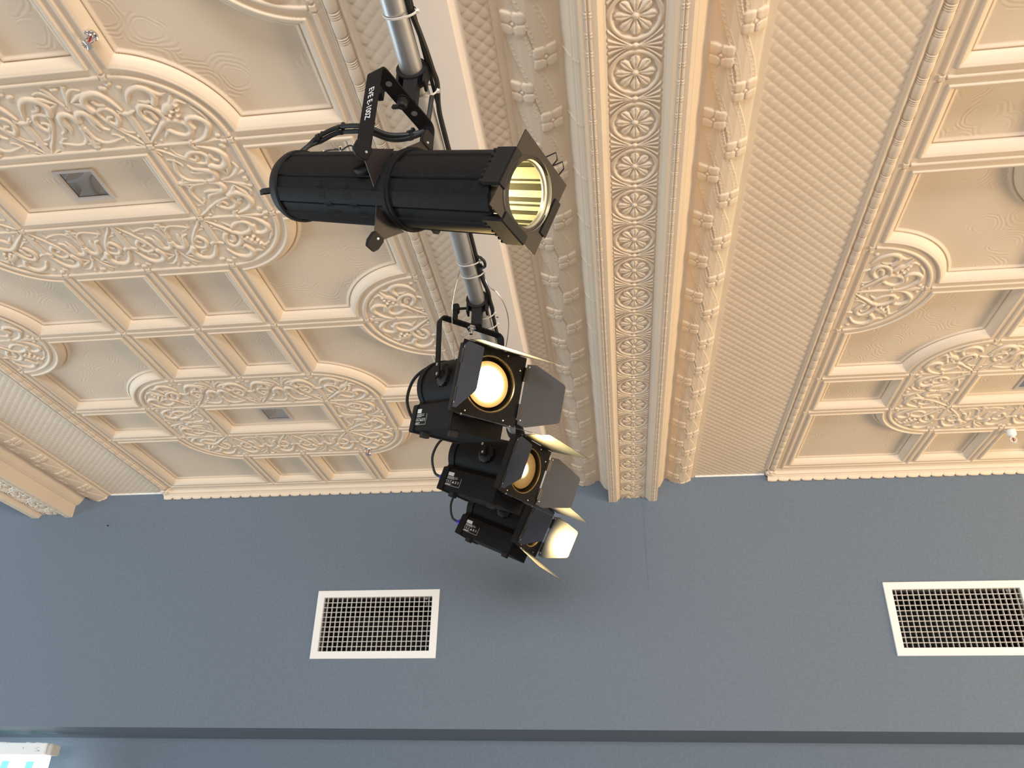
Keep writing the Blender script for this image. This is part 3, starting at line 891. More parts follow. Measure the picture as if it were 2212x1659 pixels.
def fresnel(label, Rows, t, leaves, beam, lens_strength, lean, core=.60):
    mw = pose(Rows, t)
    root = empty('fresnel_spotlight', mw)
    tag(root, label, 'stage light', 'fresnel spotlights with barn doors on the bar')
    X, Y, Z = Vector((1, 0, 0)), Vector((0, 1, 0)), Vector((0, 0, 1))
    sil = [(.083 * math.cos(a), .004 + .083 * math.sin(a)) for a in np.linspace(math.radians(-42), math.radians(222), 40)]
    sil += [(-.0655, -.058), (-.079, -.064), (-.079, -.142), (.079, -.142), (.079, -.064), (.0655, -.058)]
    hb = MB()
    # extrude keyhole outline along y (prism plane: ux = X, uy = Z)
    hb.prism(sil, (0, .141, 0), X, Z, Y, .236)
    hs = hb.build('housing', M['black'], root, smooth=30, bevel=.0016)
    big = [(p[0] * 1.055, p[1] * 1.03 + .001) for p in sil]
    rp = MB().prism(big, (0, .2735, 0), X, Z, Y, .031).build('rear_plate', M['black'], root, smooth=30, bevel=.002)
    # ribs and vent slots low on the housing side, feet under it
    rb = MB()
    for k in range(3):
        rb.box((-.0796, .072 + k * .001, -.131 - k * .0035), (.0016, .075, .0016))
    rb.build('vent_ribs', M['black_matte'], root, bevel=.0005)
    for yy in (.045, .225):
        MB().box((-.058, yy, -.150), (.022, .022, .018)).build('foot', M['black_matte'], root, bevel=.0008)
    # square front with round opening, colour-frame box behind it
    def square_ring(hole, half, y0, y1, n=64):
        b = MB(); vs = []
        for yy in (y0, y1):
            for k in range(n):
                a = 2 * PI * k / n
                c, s = math.cos(a), math.sin(a)
                vs.append((hole * c, yy, hole * s))
            for k in range(n):
                a = 2 * PI * k / n
                c, s = math.cos(a), math.sin(a)
                m_ = max(abs(c), abs(s)); vs.append((half * c / m_, yy, half * s / m_))
        fs = []
        for k in range(n):
            k2 = (k + 1) % n
            fs += [(k, k2, n + k2, n + k), (2 * n + k, 3 * n + k, 3 * n + k2, 2 * n + k2), (k, 2 * n + k, 2 * n + k2, k2), (n + k, n + k2, 3 * n + k2, 3 * n + k)]
        return b.add(vs, fs)
    ff = square_ring(.0785, .100, -.003, .0015).build('front_frame', M['black'], root, smooth=30)
    bx = square_ring(.0830, .094, .0015, .030)
    bx.build('frame_holder', M['black_matte'], root, smooth=30)
    for px_, pz_ in ((-.085, .055), (.085, .060), (-.060, -.088), (.060, -.088), (.040, .090), (-.085, -.050)):
        MB().lathe([(0, -.0048), (.0020, -.0044), (.0026, -.003), (0, -.003)], (px_, 0, pz_), Y, 10).build('screw', M['rivet'], ff)
    lr = MB()
    lr.lathe([(.0790, -.0034), (.0770, -.0046), (.0750, -.0036), (.0745, .006), (.0765, .010), (.0765, .026), (.0660, .026), (.0650, .012), (.0630, .009), (.0610, .012), (.0600, .026)], (0, 0, 0), Y, 56)
    lr.build('lens_ring', M['gold_ring'], root, smooth=40)
    ln = MB()
    pr = [(0, .006), (.010, .0062), (.020, .008)]
    r = .022
    while r < .060:
        pr += [(r, .0115), (r + .0055, .0085)]
        r += .006
    pr += [(.0605, .020)]
    ln.lathe(pr, (0, 0, 0), Y, 56)
    ln.build('fresnel_lens', lens_glow(lens_strength, core), root, smooth=50)
    # barn doors
    def door(side, ang):
        a = math.radians(ang)
        out = {'right': X, 'left': -X, 'top': Z, 'bottom': -Z}[side]
        along = Z if side in ('right', 'left') else X
        l = -Y * math.cos(a) + out * math.sin(a)
        o = out * .1005 + Y * -.007
        nrm = along.cross(l)
        if side in ('right', 'left'):
            poly = [(-.088, .003), (-.092, .030), (-.057, .134), (-.050, .140), (.050, .140), (.057, .134), (.088, .032), (.082, .003)]
        else:
            poly = [(-.090, .003), (-.118, .118), (-.122, .139), (-.116, .142), (.116, .142), (.122, .139), (.118, .118), (.090, .003)]
        d = MB().prism(poly, o, along, l, nrm, .0014).build('barn_door', M['leaf'], root, smooth=0)
        for k in (-1, 1):
            h = MB()
            h.cyl(o + along * (k * .052 - .020), o + along * (k * .052 + .020), .0032, 8)
            h.box(o + along * (k * .052) + l * .006 + nrm * 0.0, (1, 1, 1), Matrix((along, l, nrm)).transposed() @ Matrix.Diagonal((.036, .011, .0034)))
            h.build('hinge', M['black_gloss'], d, smooth=35)
            MB().lathe([(0, -.003), (.0022, -.002), (.0022, .002), (0, .003)], o + along * (k * .076) + l * .010, nrm, 10).build('rivet', M['rivet'], d)
    for side, ang in leaves.items():
        door(side, ang)
    # tilt knobs, yoke (hangs plumb from the bar) and clamp
    pv = Vector((0, .115, .011))
    up = (mw.to_3x3().inverted() @ Vector((0, 0, 1))).normalized()
    up = (up - X * up.x).normalized()
    for sx in (-1, 1):
        kb = MB()
        kb.lathe([(0, 0), (.030, 0), (.031, .003), (.031, .010), (.027, .013), (.013, .014), (.012, .020), (0, .020)], pv + X * (sx * .080), X * sx, 24)
        for j in range(10):
            a = 2 * PI * j / 10
            kb.box(pv + X * (sx * .087) + Y * (.031 * math.cos(a)) + Z * (.031 * math.sin(a)), (.008, .006, .006))
        kb.build('tilt_knob', M['black_matte'], root)
    hw, hy = .1055, lean
    path = [pv - X * hw - up * .010, pv - X * hw + up * (hy - .018)]
    path += [pv - X * (hw - .018) + up * (hy - .018) + (-X * math.cos(a) + up * math.sin(a)) * .018 for a in np.linspace(.3, PI / 2, 5)]
    path += [Vector(pv + X * (hw - .018) + up * (hy - .018)) + (X * math.cos(a) + up * math.sin(a)) * .018 for a in np.linspace(PI / 2, .3, 5)]
    path += [pv + X * hw + up * (hy - .018), pv + X * hw - up * .010]
    nrm = X.cross(up).normalized()
    yk = MB().strap(path, nrm, .024, .0045).build('yoke', M['black'], root, smooth=40)
    bt = MB()
    top_l = pv + up * hy
    bt.lathe([(0, -.026), (.0055, -.026), (.0055, -.014), (.010, -.014), (.010, -.006), (.015, -.006), (.015, -.0025), (0, -.0025)], top_l, up, 6)
    bt.build('clamp_bolt', M['chrome'], yk, smooth=0)
    for sx in (-1, 1):
        for du in (0, .030):
            MB().lathe([(.0022, .0040), (.0044, .0042), (.0044, .0022), (.0022, .0022), (.0022, .0040)], pv + X * (sx * (hw - .001)) + up * du, X * sx, 12).build('pivot_screw', M['rivet'], yk)
    top_w = mw @ (top_l + up * .002)
    hook_clamp(root, mw, top_w.y, Vector((PIPE_X, top_w.y, top_w.z)))
    # block joining yoke bar and clamp when the bar is not quite plumb above
    # rating label: white logo patch, text lines, mark row, thin outline
    lb = MB()
    x0 = -.0797
    def lrect(y, z, w, h): lb.box((x0, y, z), (.0004, w, h))
    lrect(.2445, -.0835, .028, .0125)
    for k, (w, oy) in enumerate(((.030, .2425), (.050, .2325), (.034, .2405))):
        lrect(oy, -.0935 - k * .0034, w, .0013)
    for k, zz in enumerate((-.1185, -.1213)): lrect(.243 + k * .003, zz, .030 - .006 * k, .0013)
    for (a_, b_, w, h) in ((.2215, -.0925, .026, .0007), (.2240, -.1238, .070, .0007), (.1895, -.108, .0007, .0315), (.2585, -.113, .0007, .022)): lrect(a_, b_, w, h)
    # CE, bin, triangle and column marks
    for yy in (.2540, .2450):
        lb.strap([(x0, yy - .0035 * math.cos(a), -.1095 + .0040 * math.sin(a)) for a in np.linspace(.9, 2 * PI - .9, 9)][::-1], (1, 0, 0), .0005, .0011)
    lrect(.2465, -.1095, .004, .0010)
    lb.strap([(x0, .2385, -.1060), (x0, .2330, -.1060), (x0, .2385, -.1130), (x0, .2330, -.1130)], (1, 0, 0), .0005, .0011)
    lb.prism([(-.0045, -.0040), (.0045, -.0040), (0, .0045)], (x0, .2235, -.1095), -Y, Z, X, .0005)
    lrect(.2115, -.1095, .0022, .008); lrect(.2115, -.1060, .006, .0013); lrect(.2115, -.1130, .006, .0013)
    lb.strap([(x0, .2000 + .0032 * math.cos(a), -.1095 + .0040 * math.sin(a)) for a in np.linspace(0, 2 * PI, 11)], (1, 0, 0), .0005, .0007)
    lbo = lb.build('rating_label', M['print'], hs, smooth=0)
    lbo['label'] = 'white printed rating label'
    # mains lead with blue plug at the back
    pl = MB().lathe([(0, 0), (.0125, 0), (.0135, .004), (.0135, .016), (.010, .022), (.007, .026), (0, .026)], (-.055, .289, -.100), Y, 20).build('power_plug', M['blue'], root)
    pl['label'] = 'blue plug on the rear plate'
    cpts = catmull([(-.055, .313, -.100), (-.060, .345, -.090), (-.075, .368, -.040), (-.070, .365, .020), (-.050, .335, .060), (-.020, .300, .078)], 8)
    MB().tube(cpts, .0048, 8).build('power_lead', M['rubber'], root)
    # the beam
    sp = bpy.data.lights.new('fresnel_beam', 'SPOT')
    sp.energy = beam; sp.color = (1.0, 0.66, 0.22); sp.spot_size = math.radians(164); sp.spot_blend = 1.0; sp.shadow_soft_size = .045
    so = bpy.data.objects.new('fresnel_beam', sp); COL.objects.link(so); so.parent = root
    so.matrix_local = Matrix.Translation((0, -.006, 0)) @ Matrix.Rotation(-PI / 2, 4, 'X')
    return root, mw


M['gold_ring'] = mat('lens_retaining_ring', (0.42, 0.31, 0.15), 0.27, 0.9)

F1 = fresnel('lit fresnel with blazing lens facing the camera, nearest of the three barn-door lights', [[0.7642, -0.6144, 0.1965], [0.644, 0.7099, -0.2851], [0.0357, 0.3444, 0.9382]], (-0.3235, 1.8812, 1.0714),
             {'right': 90, 'top': -11, 'left': 4, 'bottom': 9}, 70, 26.0, .190)
F2 = fresnel('middle fresnel of three, golden light showing along a crescent of its lens', [[0.471, -0.8152, 0.337], [0.8815, 0.4208, -0.214], [0.0326, 0.3979, 0.9169]], (-0.2950, 2.4961, 1.0796),
             {'right': 66, 'top': 3, 'left': 28, 'bottom': 8}, 60, 8.0, .185, .26)
F3 = fresnel('lowest fresnel in the photo, one barn door glowing bright yellow-white', [[0.2819, -0.8641, 0.4169], [0.9586, 0.2359, -0.1593], [0.0394, 0.4446, 0.8949]], (-0.3217, 3.0902, 1.0851),
             {'right': -9, 'top': 4, 'left': 26, 'bottom': 18}, 75, 30.0, .175, .58)


# ------------------------------------------------------------------ profile spotlight
def profile_spot():
    Rows = [[0.83159105, 0.384964987, 0.40032273], [-0.34686599, 0.922931178, -0.16697912], [-0.43375145, 0.0, 0.90103257]]
    mw = pose(Rows, (-0.36522942, 1.09250761, 1.04652176))
    root = empty('profile_spotlight', mw)
    tag(root, 'long black tubular profile spotlight hanging nearest the camera on the bar', 'stage light')
    X, Y, Z = Vector((1, 0, 0)), Vector((0, 1, 0)), Vector((0, 0, 1))

    def ribbed(x0, x1, R0, name, m):
        b = MB(); n = 180; ring = []
        for k in range(n):
            a = 2 * PI * k / n
            d = math.degrees(a) % 360
            s = (d + 8) % 45
            rr = R0 if s < 25 else R0 - .0028 + .0000 * s
            if 25 <= s < 27: rr = R0 - .0045
            ring.append((rr * math.cos(a), rr * math.sin(a)))
        b.prism(ring, ((x0 + x1) / 2, 0, 0), Y, Z, X, x1 - x0)
        return b

    rb = ribbed(-.300, .024, .0700, 'rear_barrel', M['black'])
    rear = rb.build('rear_barrel', M['black'], root, smooth=25)
    # front tube is a sleeve: ribbed outside, open at the front
    n = 180
    ring = []
    for k in range(n):
        a = 2 * PI * k / n; s = (math.degrees(a) + 8) % 45
        rr = .0705 if s < 25 else .0677
        if 25 <= s < 27: rr = .0660
        ring.append((rr * math.cos(a), rr * math.sin(a)))
    b = MB(); vs = []
    for x in (.036, .270):
        vs += [(x, p[0], p[1]) for p in ring]
    vs += [(.270, .062 * math.cos(2 * PI * k / n), .062 * math.sin(2 * PI * k / n)) for k in range(n)]
    vs += [(.036, .062 * math.cos(2 * PI * k / n), .062 * math.sin(2 * PI * k / n)) for k in range(n)]
    fs = []
    for j in range(4):
        for k in range(n):
            k2 = (k + 1) % n; j2 = (j + 1) % 4
            fs.append((j * n + k, j * n + k2, j2 * n + k2, j2 * n + k))
    b.add(vs, fs)
    b.build('lens_tube', M['black'], root, smooth=25)
    # bright bore with the lamp gate at the bottom of it
    n2 = 96
    dark = [k % 11 in (0, 1, 4) or k % 17 in (6, 7, 13) for k in range(n2)]  # dark strips: banded reflections along the bore, painted in as a second colour
    for sel, nm, mt, rr_ in ((False, 'lens_bore', M['gold'], .0602), (True, 'painted_bore_bands', M['bore_dark'], .0612)):
        bore = MB()
        for k in range(n2):
            if dark[k] != sel: continue
            a1, a2 = 2 * PI * k / n2, 2 * PI * (k + 1) / n2
            bore.add([(x, rr_ * math.cos(a), rr_ * math.sin(a)) for x, a in ((.284, a1), (.284, a2), (.02, a2), (.02, a1))], [(0, 1, 2, 3)])
        bore.build(nm, mt, root, smooth=0)
    MB().lathe([(0, .118), (.0575, .120)], (0, 0, 0), X, 32).build('lamp_gate', glow('warm_gate_glow', (1.0, 0.89, 0.60), 10.0), root)
    MB().lathe([(.0615, .300), (.0615, .284), (.0545, .284), (.0530, .288), (.0545, .2915), (.0600, .2925)], (0, 0, 0), X, 48).build('lens_rim', M['gold_ring2'], root, smooth=40)
    MB().lathe([(0, .2895), (.030, .2885), (.0545, .2860), (.0545, .2845), (.030, .2848), (0, .2848)], (0, 0, 0), X, 40).build('lens_glass', M['glass'], root, smooth=60)
    # rear cap and bracket
    MB().lathe([(0, -.352), (.030, -.350), (.056, -.340), (.068, -.324), (.0735, -.310), (.0735, -.298), (.069, -.296)], (0, 0, 0), X, 48).build('rear_cap', M['black_matte'], root, smooth=45)
    MB().strap([(-.318, -.050, -.046), (-.338, -.053, -.052), (-.347, -.050, -.054), (-.330, -.044, -.046)], (.1, .5, -.6), .010, .003).build('rear_bracket', M['black_matte'], root)
    # vent slots low on the near side
    for gx in (-.165, -.090):
        vt = MB()
        for r_ in range(4):
            a = math.radians(208 + r_ * 15)
            for k in range(5):
                a2 = a + math.radians(k * 2.3)
                rr = .0703 if ((math.degrees(a2) + 8) % 45) < 25 else .0676
                p = Vector((gx + r_ * .012, rr * math.cos(a2), rr * math.sin(a2)))
                vt.box(p, (1, 1, 1), Matrix((X, Vector((0, -math.sin(a2), math.cos(a2))), Vector((0, math.cos(a2), math.sin(a2))))).transposed() @ Matrix.Diagonal((.020, .0012, .0008)))
        vt.build('vent_slots', M['duct'], rear, smooth=0)
    # gate ring round the middle
    g = MB().lathe([(.0690, .018), (.0740, .018), (.0745, .022), (.0745, .036), (.0740, .040), (.0690, .040)], (0, 0, 0), X, 64)
    g.lathe([(.0745, .0275), (.0765, .0285), (.0765, .0315), (.0745, .0325)], (0, 0, 0), X, 64)
    ring_o = g.build('gate_ring', M['black'], root, smooth=35)
    # framing shutters on four sides with paddle handles
    for a_deg, lift in ((180, 0), (90, 0), (270, 0), (0, 0)):
        a = math.radians(a_deg)
        rd = Vector((0, math.cos(a), math.sin(a))); tg = Vector((0, -math.sin(a), math.cos(a)))
        o = rd * .0705 + X * .006
        l = (rd - X * .22).normalized()
        nr = tg.cross(l).normalized()
        sh = MB().prism([(-.042, -.006), (.042, -.006), (.034, .004), (.013, .032), (.011, .048), (-.011, .048), (-.013, .032), (-.034, .004)], o, tg, l, nr, .0018).build('framing_shutter', M['brown_black'], root, smooth=0)
        hd = MB().prism([(-.012, .030), (.012, .030), (.0155, .036), (.0155, .052), (.010, .062), (-.010, .062), (-.0155, .052), (-.0155, .036)], o + nr * .0, tg, l, nr, .0075).build('shutter_handle', M['black_matte'], sh, smooth=0, bevel=.0012)
        rv = MB().lathe([(0, -.0052), (.0022, -.0048), (.0026, -.0038), (.0026, .0038), (.0022, .0048), (0, .0052)], o + l * .038, nr, 12).build('rivet', M['rivet'], sh)
    # yoke
    pv = Vector((-.030, 0, 0))
    upw = (mw.to_3x3().inverted() @ Vector((0, 0, 1)))
    up = (upw - Y * upw.y).normalized()
    hy, hw = .243, .0885
    path = [pv - Y * hw - up * .016, pv - Y * hw + up * (hy - .016)]
    path += [pv - Y * (hw - .016) + up * (hy - .016) + (-Y * math.cos(q) + up * math.sin(q)) * .016 for q in np.linspace(.3, PI / 2, 5)]
    path += [pv + Y * (hw - .016) + up * (hy - .016) + (Y * math.cos(q) + up * math.sin(q)) * .016 for q in np.linspace(PI / 2, .3, 5)]
    path += [pv + Y * hw + up * (hy - .016), pv + Y * hw - up * .016]
    nrm = Y.cross(up).normalized()
    yk = MB().strap(path, nrm, .034, .0042).build('yoke', M['black'], root, smooth=40)
    for yy in (-.046, .040):
        MB().lathe([(0, -.0024), (.0065, -.0024), (.0065, .0024), (0, .0024)], pv + Y * yy + up * hy, up, 16).build('yoke_hole', M['steel_dull'], yk)
    wb_ = MB()
    c = pv + up * hy
    wb_.lathe([(0, -.022), (.008, -.022), (.011, -.018), (.011, -.004), (.015, -.004), (.015, -.002), (0, -.002)], c, up, 10)
    wb_.box(c - up * .020 - X * .014, (.026, .006, .008))
    wb_.build('wing_bolt', M['black_matte'], yk)
    for sy in (-1, 1):
        kb = MB()
        kb.lathe([(0, 0), (.024, 0), (.026, .003), (.026, .009), (.022, .013), (.010, .015), (0, .015)], pv + Y * (sy * .0715), Y * sy, 20)
        kb.build('tilt_knob', M['black_matte'], root)
    top_w = mw @ (c + up * .002)
    hook_clamp(root, mw, top_w.y + .018, Vector((PIPE_X, top_w.y, top_w.z)))
    # lettering down the near yoke arm
    cu = bpy.data.curves.new('yoke_text', 'FONT')
    cu.body = 'EVE E-100Z'; cu.size = .0178; cu.align_x = 'CENTER'; cu.align_y = 'CENTER'; cu.offset = .0; cu.extrude = .0002
    tmp = bpy.data.objects.new('yoke_text_tmp', cu); COL.objects.link(tmp)
    bpy.context.view_layer.update()
    me = bpy.data.meshes.new_from_object(tmp.evaluated_get(bpy.context.evaluated_depsgraph_get()))
    bpy.data.objects.remove(tmp)
    me.name = 'lettering'
    tx = -up; tn = -Y; ty = tn.cross(tx)
    pos = pv - Y * (hw + .0026) + up * .142
    me.transform(Matrix(((tx.x, ty.x, tn.x, pos.x), (tx.y, ty.y, tn.y, pos.y), (tx.z, ty.z, tn.z, pos.z), (0, 0, 0, 1))))
    me.materials.clear()
    lt = link('lettering', me, M['print'], yk); lt['label'] = 'white model lettering on the yoke arm'
    # colour-frame holder: square plate with round hole, three ribbed clips, wire catch on top
    gp = MB(); n = 64; vs = []
    for xx in (.2945, .2965):
        for k in range(n):
            a = 2 * PI * k / n; vs.append((xx, .006 + .0555 * math.cos(a), .004 + .0555 * math.sin(a)))
        for k in range(n):
            a = 2 * PI * k / n; m_ = max(abs(math.cos(a)), abs(math.sin(a)))
            vs.append((xx, .006 + .0725 * math.cos(a) / m_, .004 + .0725 * math.sin(a) / m_))
    fs = []
    for k in range(n):
        k2 = (k + 1) % n
        fs += [(k, n + k, n + k2, k2), (2 * n + k, 2 * n + k2, 3 * n + k2, 3 * n + k), (k, k2, 2 * n + k2, 2 * n + k), (n + k, 3 * n + k, 3 * n + k2, n + k2)]
    gp.add(vs, fs)
    gp.build('colour_frame', M['brown_black'], root, smooth=0)
    for rd, tg in ((-Y, Z), (-Z, Y), (Y, Z)):
        cb = MB()
        R3 = Matrix((X, tg, rd)).transposed()
        base = Vector((.279, .006, .004)) + rd * .0735
        cb.box(base, (1, 1, 1), R3 @ Matrix.Diagonal((.038, .070, .008)))
        cb.box(base + X * .0195 - rd * .006, (1, 1, 1), R3 @ Matrix.Diagonal((.0025, .070, .018)))
        for k in range(7):
            cb.box(base - X * .021 + tg * (-.030 + k * .010), (1, 1, 1), R3 @ Matrix.Diagonal((.010, .0052, .0076)))
        cb.build('frame_clip', M['black_matte'], root, bevel=.0008)
    MB().box((.272, .006, .0745), (.040, .050, .003)).build('top_catch', M['black_matte'], root)
    for yy in (.018, .042):
        MB().tube([(.262, yy, .078), (.298, yy, .098), (.304, yy + .004, .086), (.292, yy + .010, .074)], .0013, 6).build('wire_catch', M['black_gloss'], root)
    # twin lead from the back, strapped along the top to the yoke and bar
    for off in (0, .010):
        pts = catmull([(-.335, -.020, .020), (-.362, -.012, .060), (-.356, -.004, .100), (-.338, -.004 + off, .126 - off * .3), (-.300, -.002 + off, .149 - off * .4), (-.255, .0 + off, .156 - off * .6), (-.215, .010 + off, .160 - off * .5), (-.185, .045 + off, .168 - off * .4), (-.155, .075, .195 - off), (-.140, .086, .222 - off * .3), (-.150, .070, .290)], 6)
        MB().tube(pts, .0052, 8).build('power_lead', M['rubber'], root)
    for p, q in (((-.338, .0, .124), (1, .2, .8)), ((-.290, .004, .150), (1, .1, .2)), ((-.213, .016, .160), (.7, .7, .2)), ((-.160, .074, .190), (.3, .5, .6))):
        ct = MB().lathe([(.0088, -.004), (.0112, -.004), (.0112, .004), (.0088, .004)], p, q, 14)
        ct.box(Vector(p) + Vector((0, 0, .014)), (.007, .007, .008))
        ct.build('cable_strap', M['black_gloss'], root)
    # snap hook of the safety bond on top of the rear end
    sh = MB()
    pts = [Vector((-.255 + .030 * math.cos(a), -.010 + .004 * math.sin(a), .082 + .0085 * math.sin(a))) for a in np.linspace(0, 2 * PI, 25)]
    sh.tube(pts, .0026, 8)
    sh.lathe([(.003, -.007), (.0048, -.007), (.0048, .007), (.003, .007)], (-.240, -.010, .0895), (1, 0, 0), 12)
    so = sh.build('snap_hook', M['steel'], root); so['label'] = 'zinc snap hook on the rear end'
    MB().tube(catmull([(-.226, -.010, .084), (-.210, -.008, .098), (-.190, -.004, .090), (-.175, 0, .076)], 6), .0016, 6).build('safety_bond', M['rubber'], root)
    return root, mw


M['glass'] = None


def clear_glass():
    m = bpy.data.materials.new('dusty_lens_glass')
    m.use_nodes = True
    nt = m.node_tree
    for n in list(nt.nodes): nt.nodes.remove(n)
    o = nt.nodes.new('ShaderNodeOutputMaterial'); mx = nt.nodes.new('ShaderNodeMixShader')
    t = nt.nodes.new('ShaderNodeBsdfTransparent'); g = nt.nodes.new('ShaderNodeBsdfGlossy')
    t.inputs[0].default_value = (0.97, 0.97, 0.92, 1); g.inputs['Roughness'].default_value = 0.06
    f = nt.nodes.new('ShaderNodeFresnel'); f.inputs['IOR'].default_value = 1.14
    nt.links.new(f.outputs[0], mx.inputs[0]); nt.links.new(t.outputs[0], mx.inputs[1]); nt.links.new(g.outputs[0], mx.inputs[2]); nt.links.new(mx.outputs[0], o.inputs[0])
    return m


M['glass'] = clear_glass()
M['gold'] = mat('polished_lamp_bore', (0.80, 0.77, 0.58), 0.42, 0.5)
M['bore_dark'] = mat('dark_reflection_bands', (0.10, 0.085, 0.045), 0.4, 0.5)
M['gold_ring2'] = mat('lens_tube_rim', (0.55, 0.50, 0.38), 0.35, 0.7)
M['brown_black'] = mat('brown_black_sheet', (0.022, 0.015, 0.012), 0.45, bump=.00005, bscale=600)
M['steel_dull'] = mat('dull_hole_edge', (0.16, 0.155, 0.15), 0.5)
PS = profile_spot()

# ------------------------------------------------------------------ lighting bar, white mounting rail, leads and ties
bar = empty('lighting_bar', loc=(PIPE_X, 0.4, PIPE_Z))
tag(bar, 'grey aluminium pipe under the ceiling carrying the stage lights', 'lighting bar')
MB().lathe([(0, 0), (PIPE_R, 0), (PIPE_R, 3.02), (PIPE_R - .003, 3.02), (0, 3.02)], (0, 0, 0), (0, 1, 0), 48).build('pipe', M['alu'], bar, smooth=40)
RAIL_B = CZ + 1.725
for yy in (0.55, 2.84):
    hb_ = MB()
    hb_.lathe([(PIPE_R + .0005, -.02), (PIPE_R + .006, -.02), (PIPE_R + .006, .02), (PIPE_R + .0005, .02), (PIPE_R + .0005, -.02)], (0, yy - .4, 0), (0, 1, 0), 28)
    hb_.cyl((0, yy - .4, PIPE_R + .004), (-.03, yy - .4, RAIL_B - PIPE_Z - .004), .006, 10)
    hb_.box((-.03, yy - .4, RAIL_B - PIPE_Z - .0050), (.06, .05, .006))
    hb_.build('bar_hanger', M['black_matte'], bar, bevel=.0008)

rail = empty('mounting_rail', loc=(-0.415, 2.0, RAIL_B))
tag(rail, 'flat white-painted rail fixed along the ceiling above the pipe', 'rail')
prof = [(-.081, .004), (-.077, .0), (-.072, -.0015), (.070, -.0015), (.0745, -.0005), (.0850, .012), (.0875, .018), (.0875, .078), (-.081, .078)]
MB().prism([(p[0], p[1]) for p in prof], (0, .5, 0), (1, 0, 0), (0, 0, 1), (0, 1, 0), 3.62).build('rail_board', M['rail_paint'], rail, smooth=20)
MB().lathe([(0, -.0004), (.004, -.0003), (.0065, .0005), (.0065, .001), (0, .001)], (.003, .516, -.0015), (0, 0, 1), 14).build('screw', M['steel'], rail)

ld = MB()
ld.tube(catmull([(-.351, .70, PIPE_Z + .004), (-.351, .952, PIPE_Z), (-.350, .979, PIPE_Z - .002), (-.346, 1.017, PIPE_Z), (-.341, 1.067, PIPE_Z), (-.339, 1.119, PIPE_Z + .004), (-.338, 1.16, PIPE_Z + .010), (-.345, 1.21, PIPE_Z), (-.348, 1.26, PIPE_Z), (-.3495, 1.40, PIPE_Z + .004),
                     (-.3495, 1.647, PIPE_Z), (-.3495, 1.737, PIPE_Z - .002), (-.350, 1.823, PIPE_Z - .002), (-.346, 1.869, PIPE_Z - .002), (-.341, 1.906, PIPE_Z - .004), (-.342, 1.946, PIPE_Z - .006), (-.342, 1.998, PIPE_Z - .002), (-.347, 2.05, PIPE_Z), (-.350, 2.3, PIPE_Z), (-.341, 2.57, PIPE_Z), (-.349, 2.8, PIPE_Z), (-.341, 3.10, PIPE_Z), (-.350, 3.25, PIPE_Z)], 6), .0058, 8)
o = ld.build('power_cable', M['rubber'])
tag(o, 'thick black cable tied along the right side of the pipe', 'cable')
ld = MB()
ld.tube(catmull([(-.350, .70, PIPE_Z + .012), (-.3495, 1.0, PIPE_Z + .013), (-.350, 1.24, PIPE_Z + .016), (-.3505, 1.62, PIPE_Z + .013), (-.347, 1.722, PIPE_Z - .006), (-.336, 1.733, PIPE_Z - .012), (-.328, 1.748, PIPE_Z - .014), (-.329, 1.768, PIPE_Z - .014), (-.338, 1.780, PIPE_Z - .010), (-.348, 1.80, PIPE_Z + .010), (-.349, 1.95, PIPE_Z + .012), (-.350, 2.5, PIPE_Z + .012), (-.350, 3.2, PIPE_Z + .012)], 6), .0042, 8)
o = ld.build('power_cable', M['rubber'])
tag(o, 'thin black cable with a small loop hanging beside the pipe', 'cable')
TIES = [(0.975, 'the end nearest the camera'), (1.168, 'beside the profile spotlight clamp'), (1.752, 'above the small cable loop'), (1.808, 'below the small cable loop'), (2.015, 'beside the nearest fresnel yoke'), (2.075, 'behind the nearest fresnel yoke')]
TL = ['white cable tie round the pipe at the top edge of the photo', 'white cable tie round the pipe beside the profile spotlight clamp', 'white cable tie round the pipe just above the small cable loop',
      'white cable tie round the pipe just below the small cable loop', 'white cable tie round pipe and cables beside the nearest fresnel yoke', 'white cable tie hanging slack behind the bar of the nearest fresnel yoke']
for (yy, _), lb in zip(TIES, TL):
    rt = MB(); pts = []
    for a in np.linspace(0, 2 * PI, 33):
        rr = .0262 + (.0165 if math.cos(a) > .55 else .0165 * max(0, (math.cos(a) + .2) / .75) ** 2)
        pts.append((PIPE_X + rr * math.cos(a), yy + .004 * math.sin(a * 1.0), PIPE_Z + (.0268 if math.sin(a) < 0 else .0268) * math.sin(a)))
    rt.strap(pts, (0, 1, 0), .0042, .0014)
    rt.box((PIPE_X + .0445, yy, PIPE_Z - .004), (.006, .006, .007))
    tag(rt.build('cable_tie', M['tie'], smooth=40), lb, 'cable tie', 'white cable ties along the pipe')

# thin wire safety bonds
sb = MB()
sb.tube(catmull([(-.360, 1.80, PIPE_Z + .026), (-.345, 1.815, PIPE_Z + .010), (-.330, 1.842, CZ + 1.372), (-.309, 1.862, CZ + 1.362), (-.294, 1.911, CZ + 1.355), (-.290, 1.978, CZ + 1.345), (-.300, 2.040, CZ + 1.325), (-.315, 2.075, CZ + 1.290), (-.335, 2.070, CZ + 1.240)], 8), .0016, 6)
tag(sb.build('safety_wire', M['steel']), 'thin steel safety wire arcing right of the pipe to the nearest fresnel', 'wire')
sb = MB()
sb.tube(catmull([(-.405, 1.800, PIPE_Z + .012), (-.428, 1.84, CZ + 1.36), (-.440, 1.875, CZ + 1.315), (-.438, 1.90, CZ + 1.25), (-.432, 1.915, CZ + 1.18), (-.420, 1.925, CZ + 1.13)], 8), .0014, 6)
tag(sb.build('safety_wire', M['steel']), 'thin steel safety wire hanging inside the left arm of the nearest fresnel yoke', 'wire')
sb = MB()
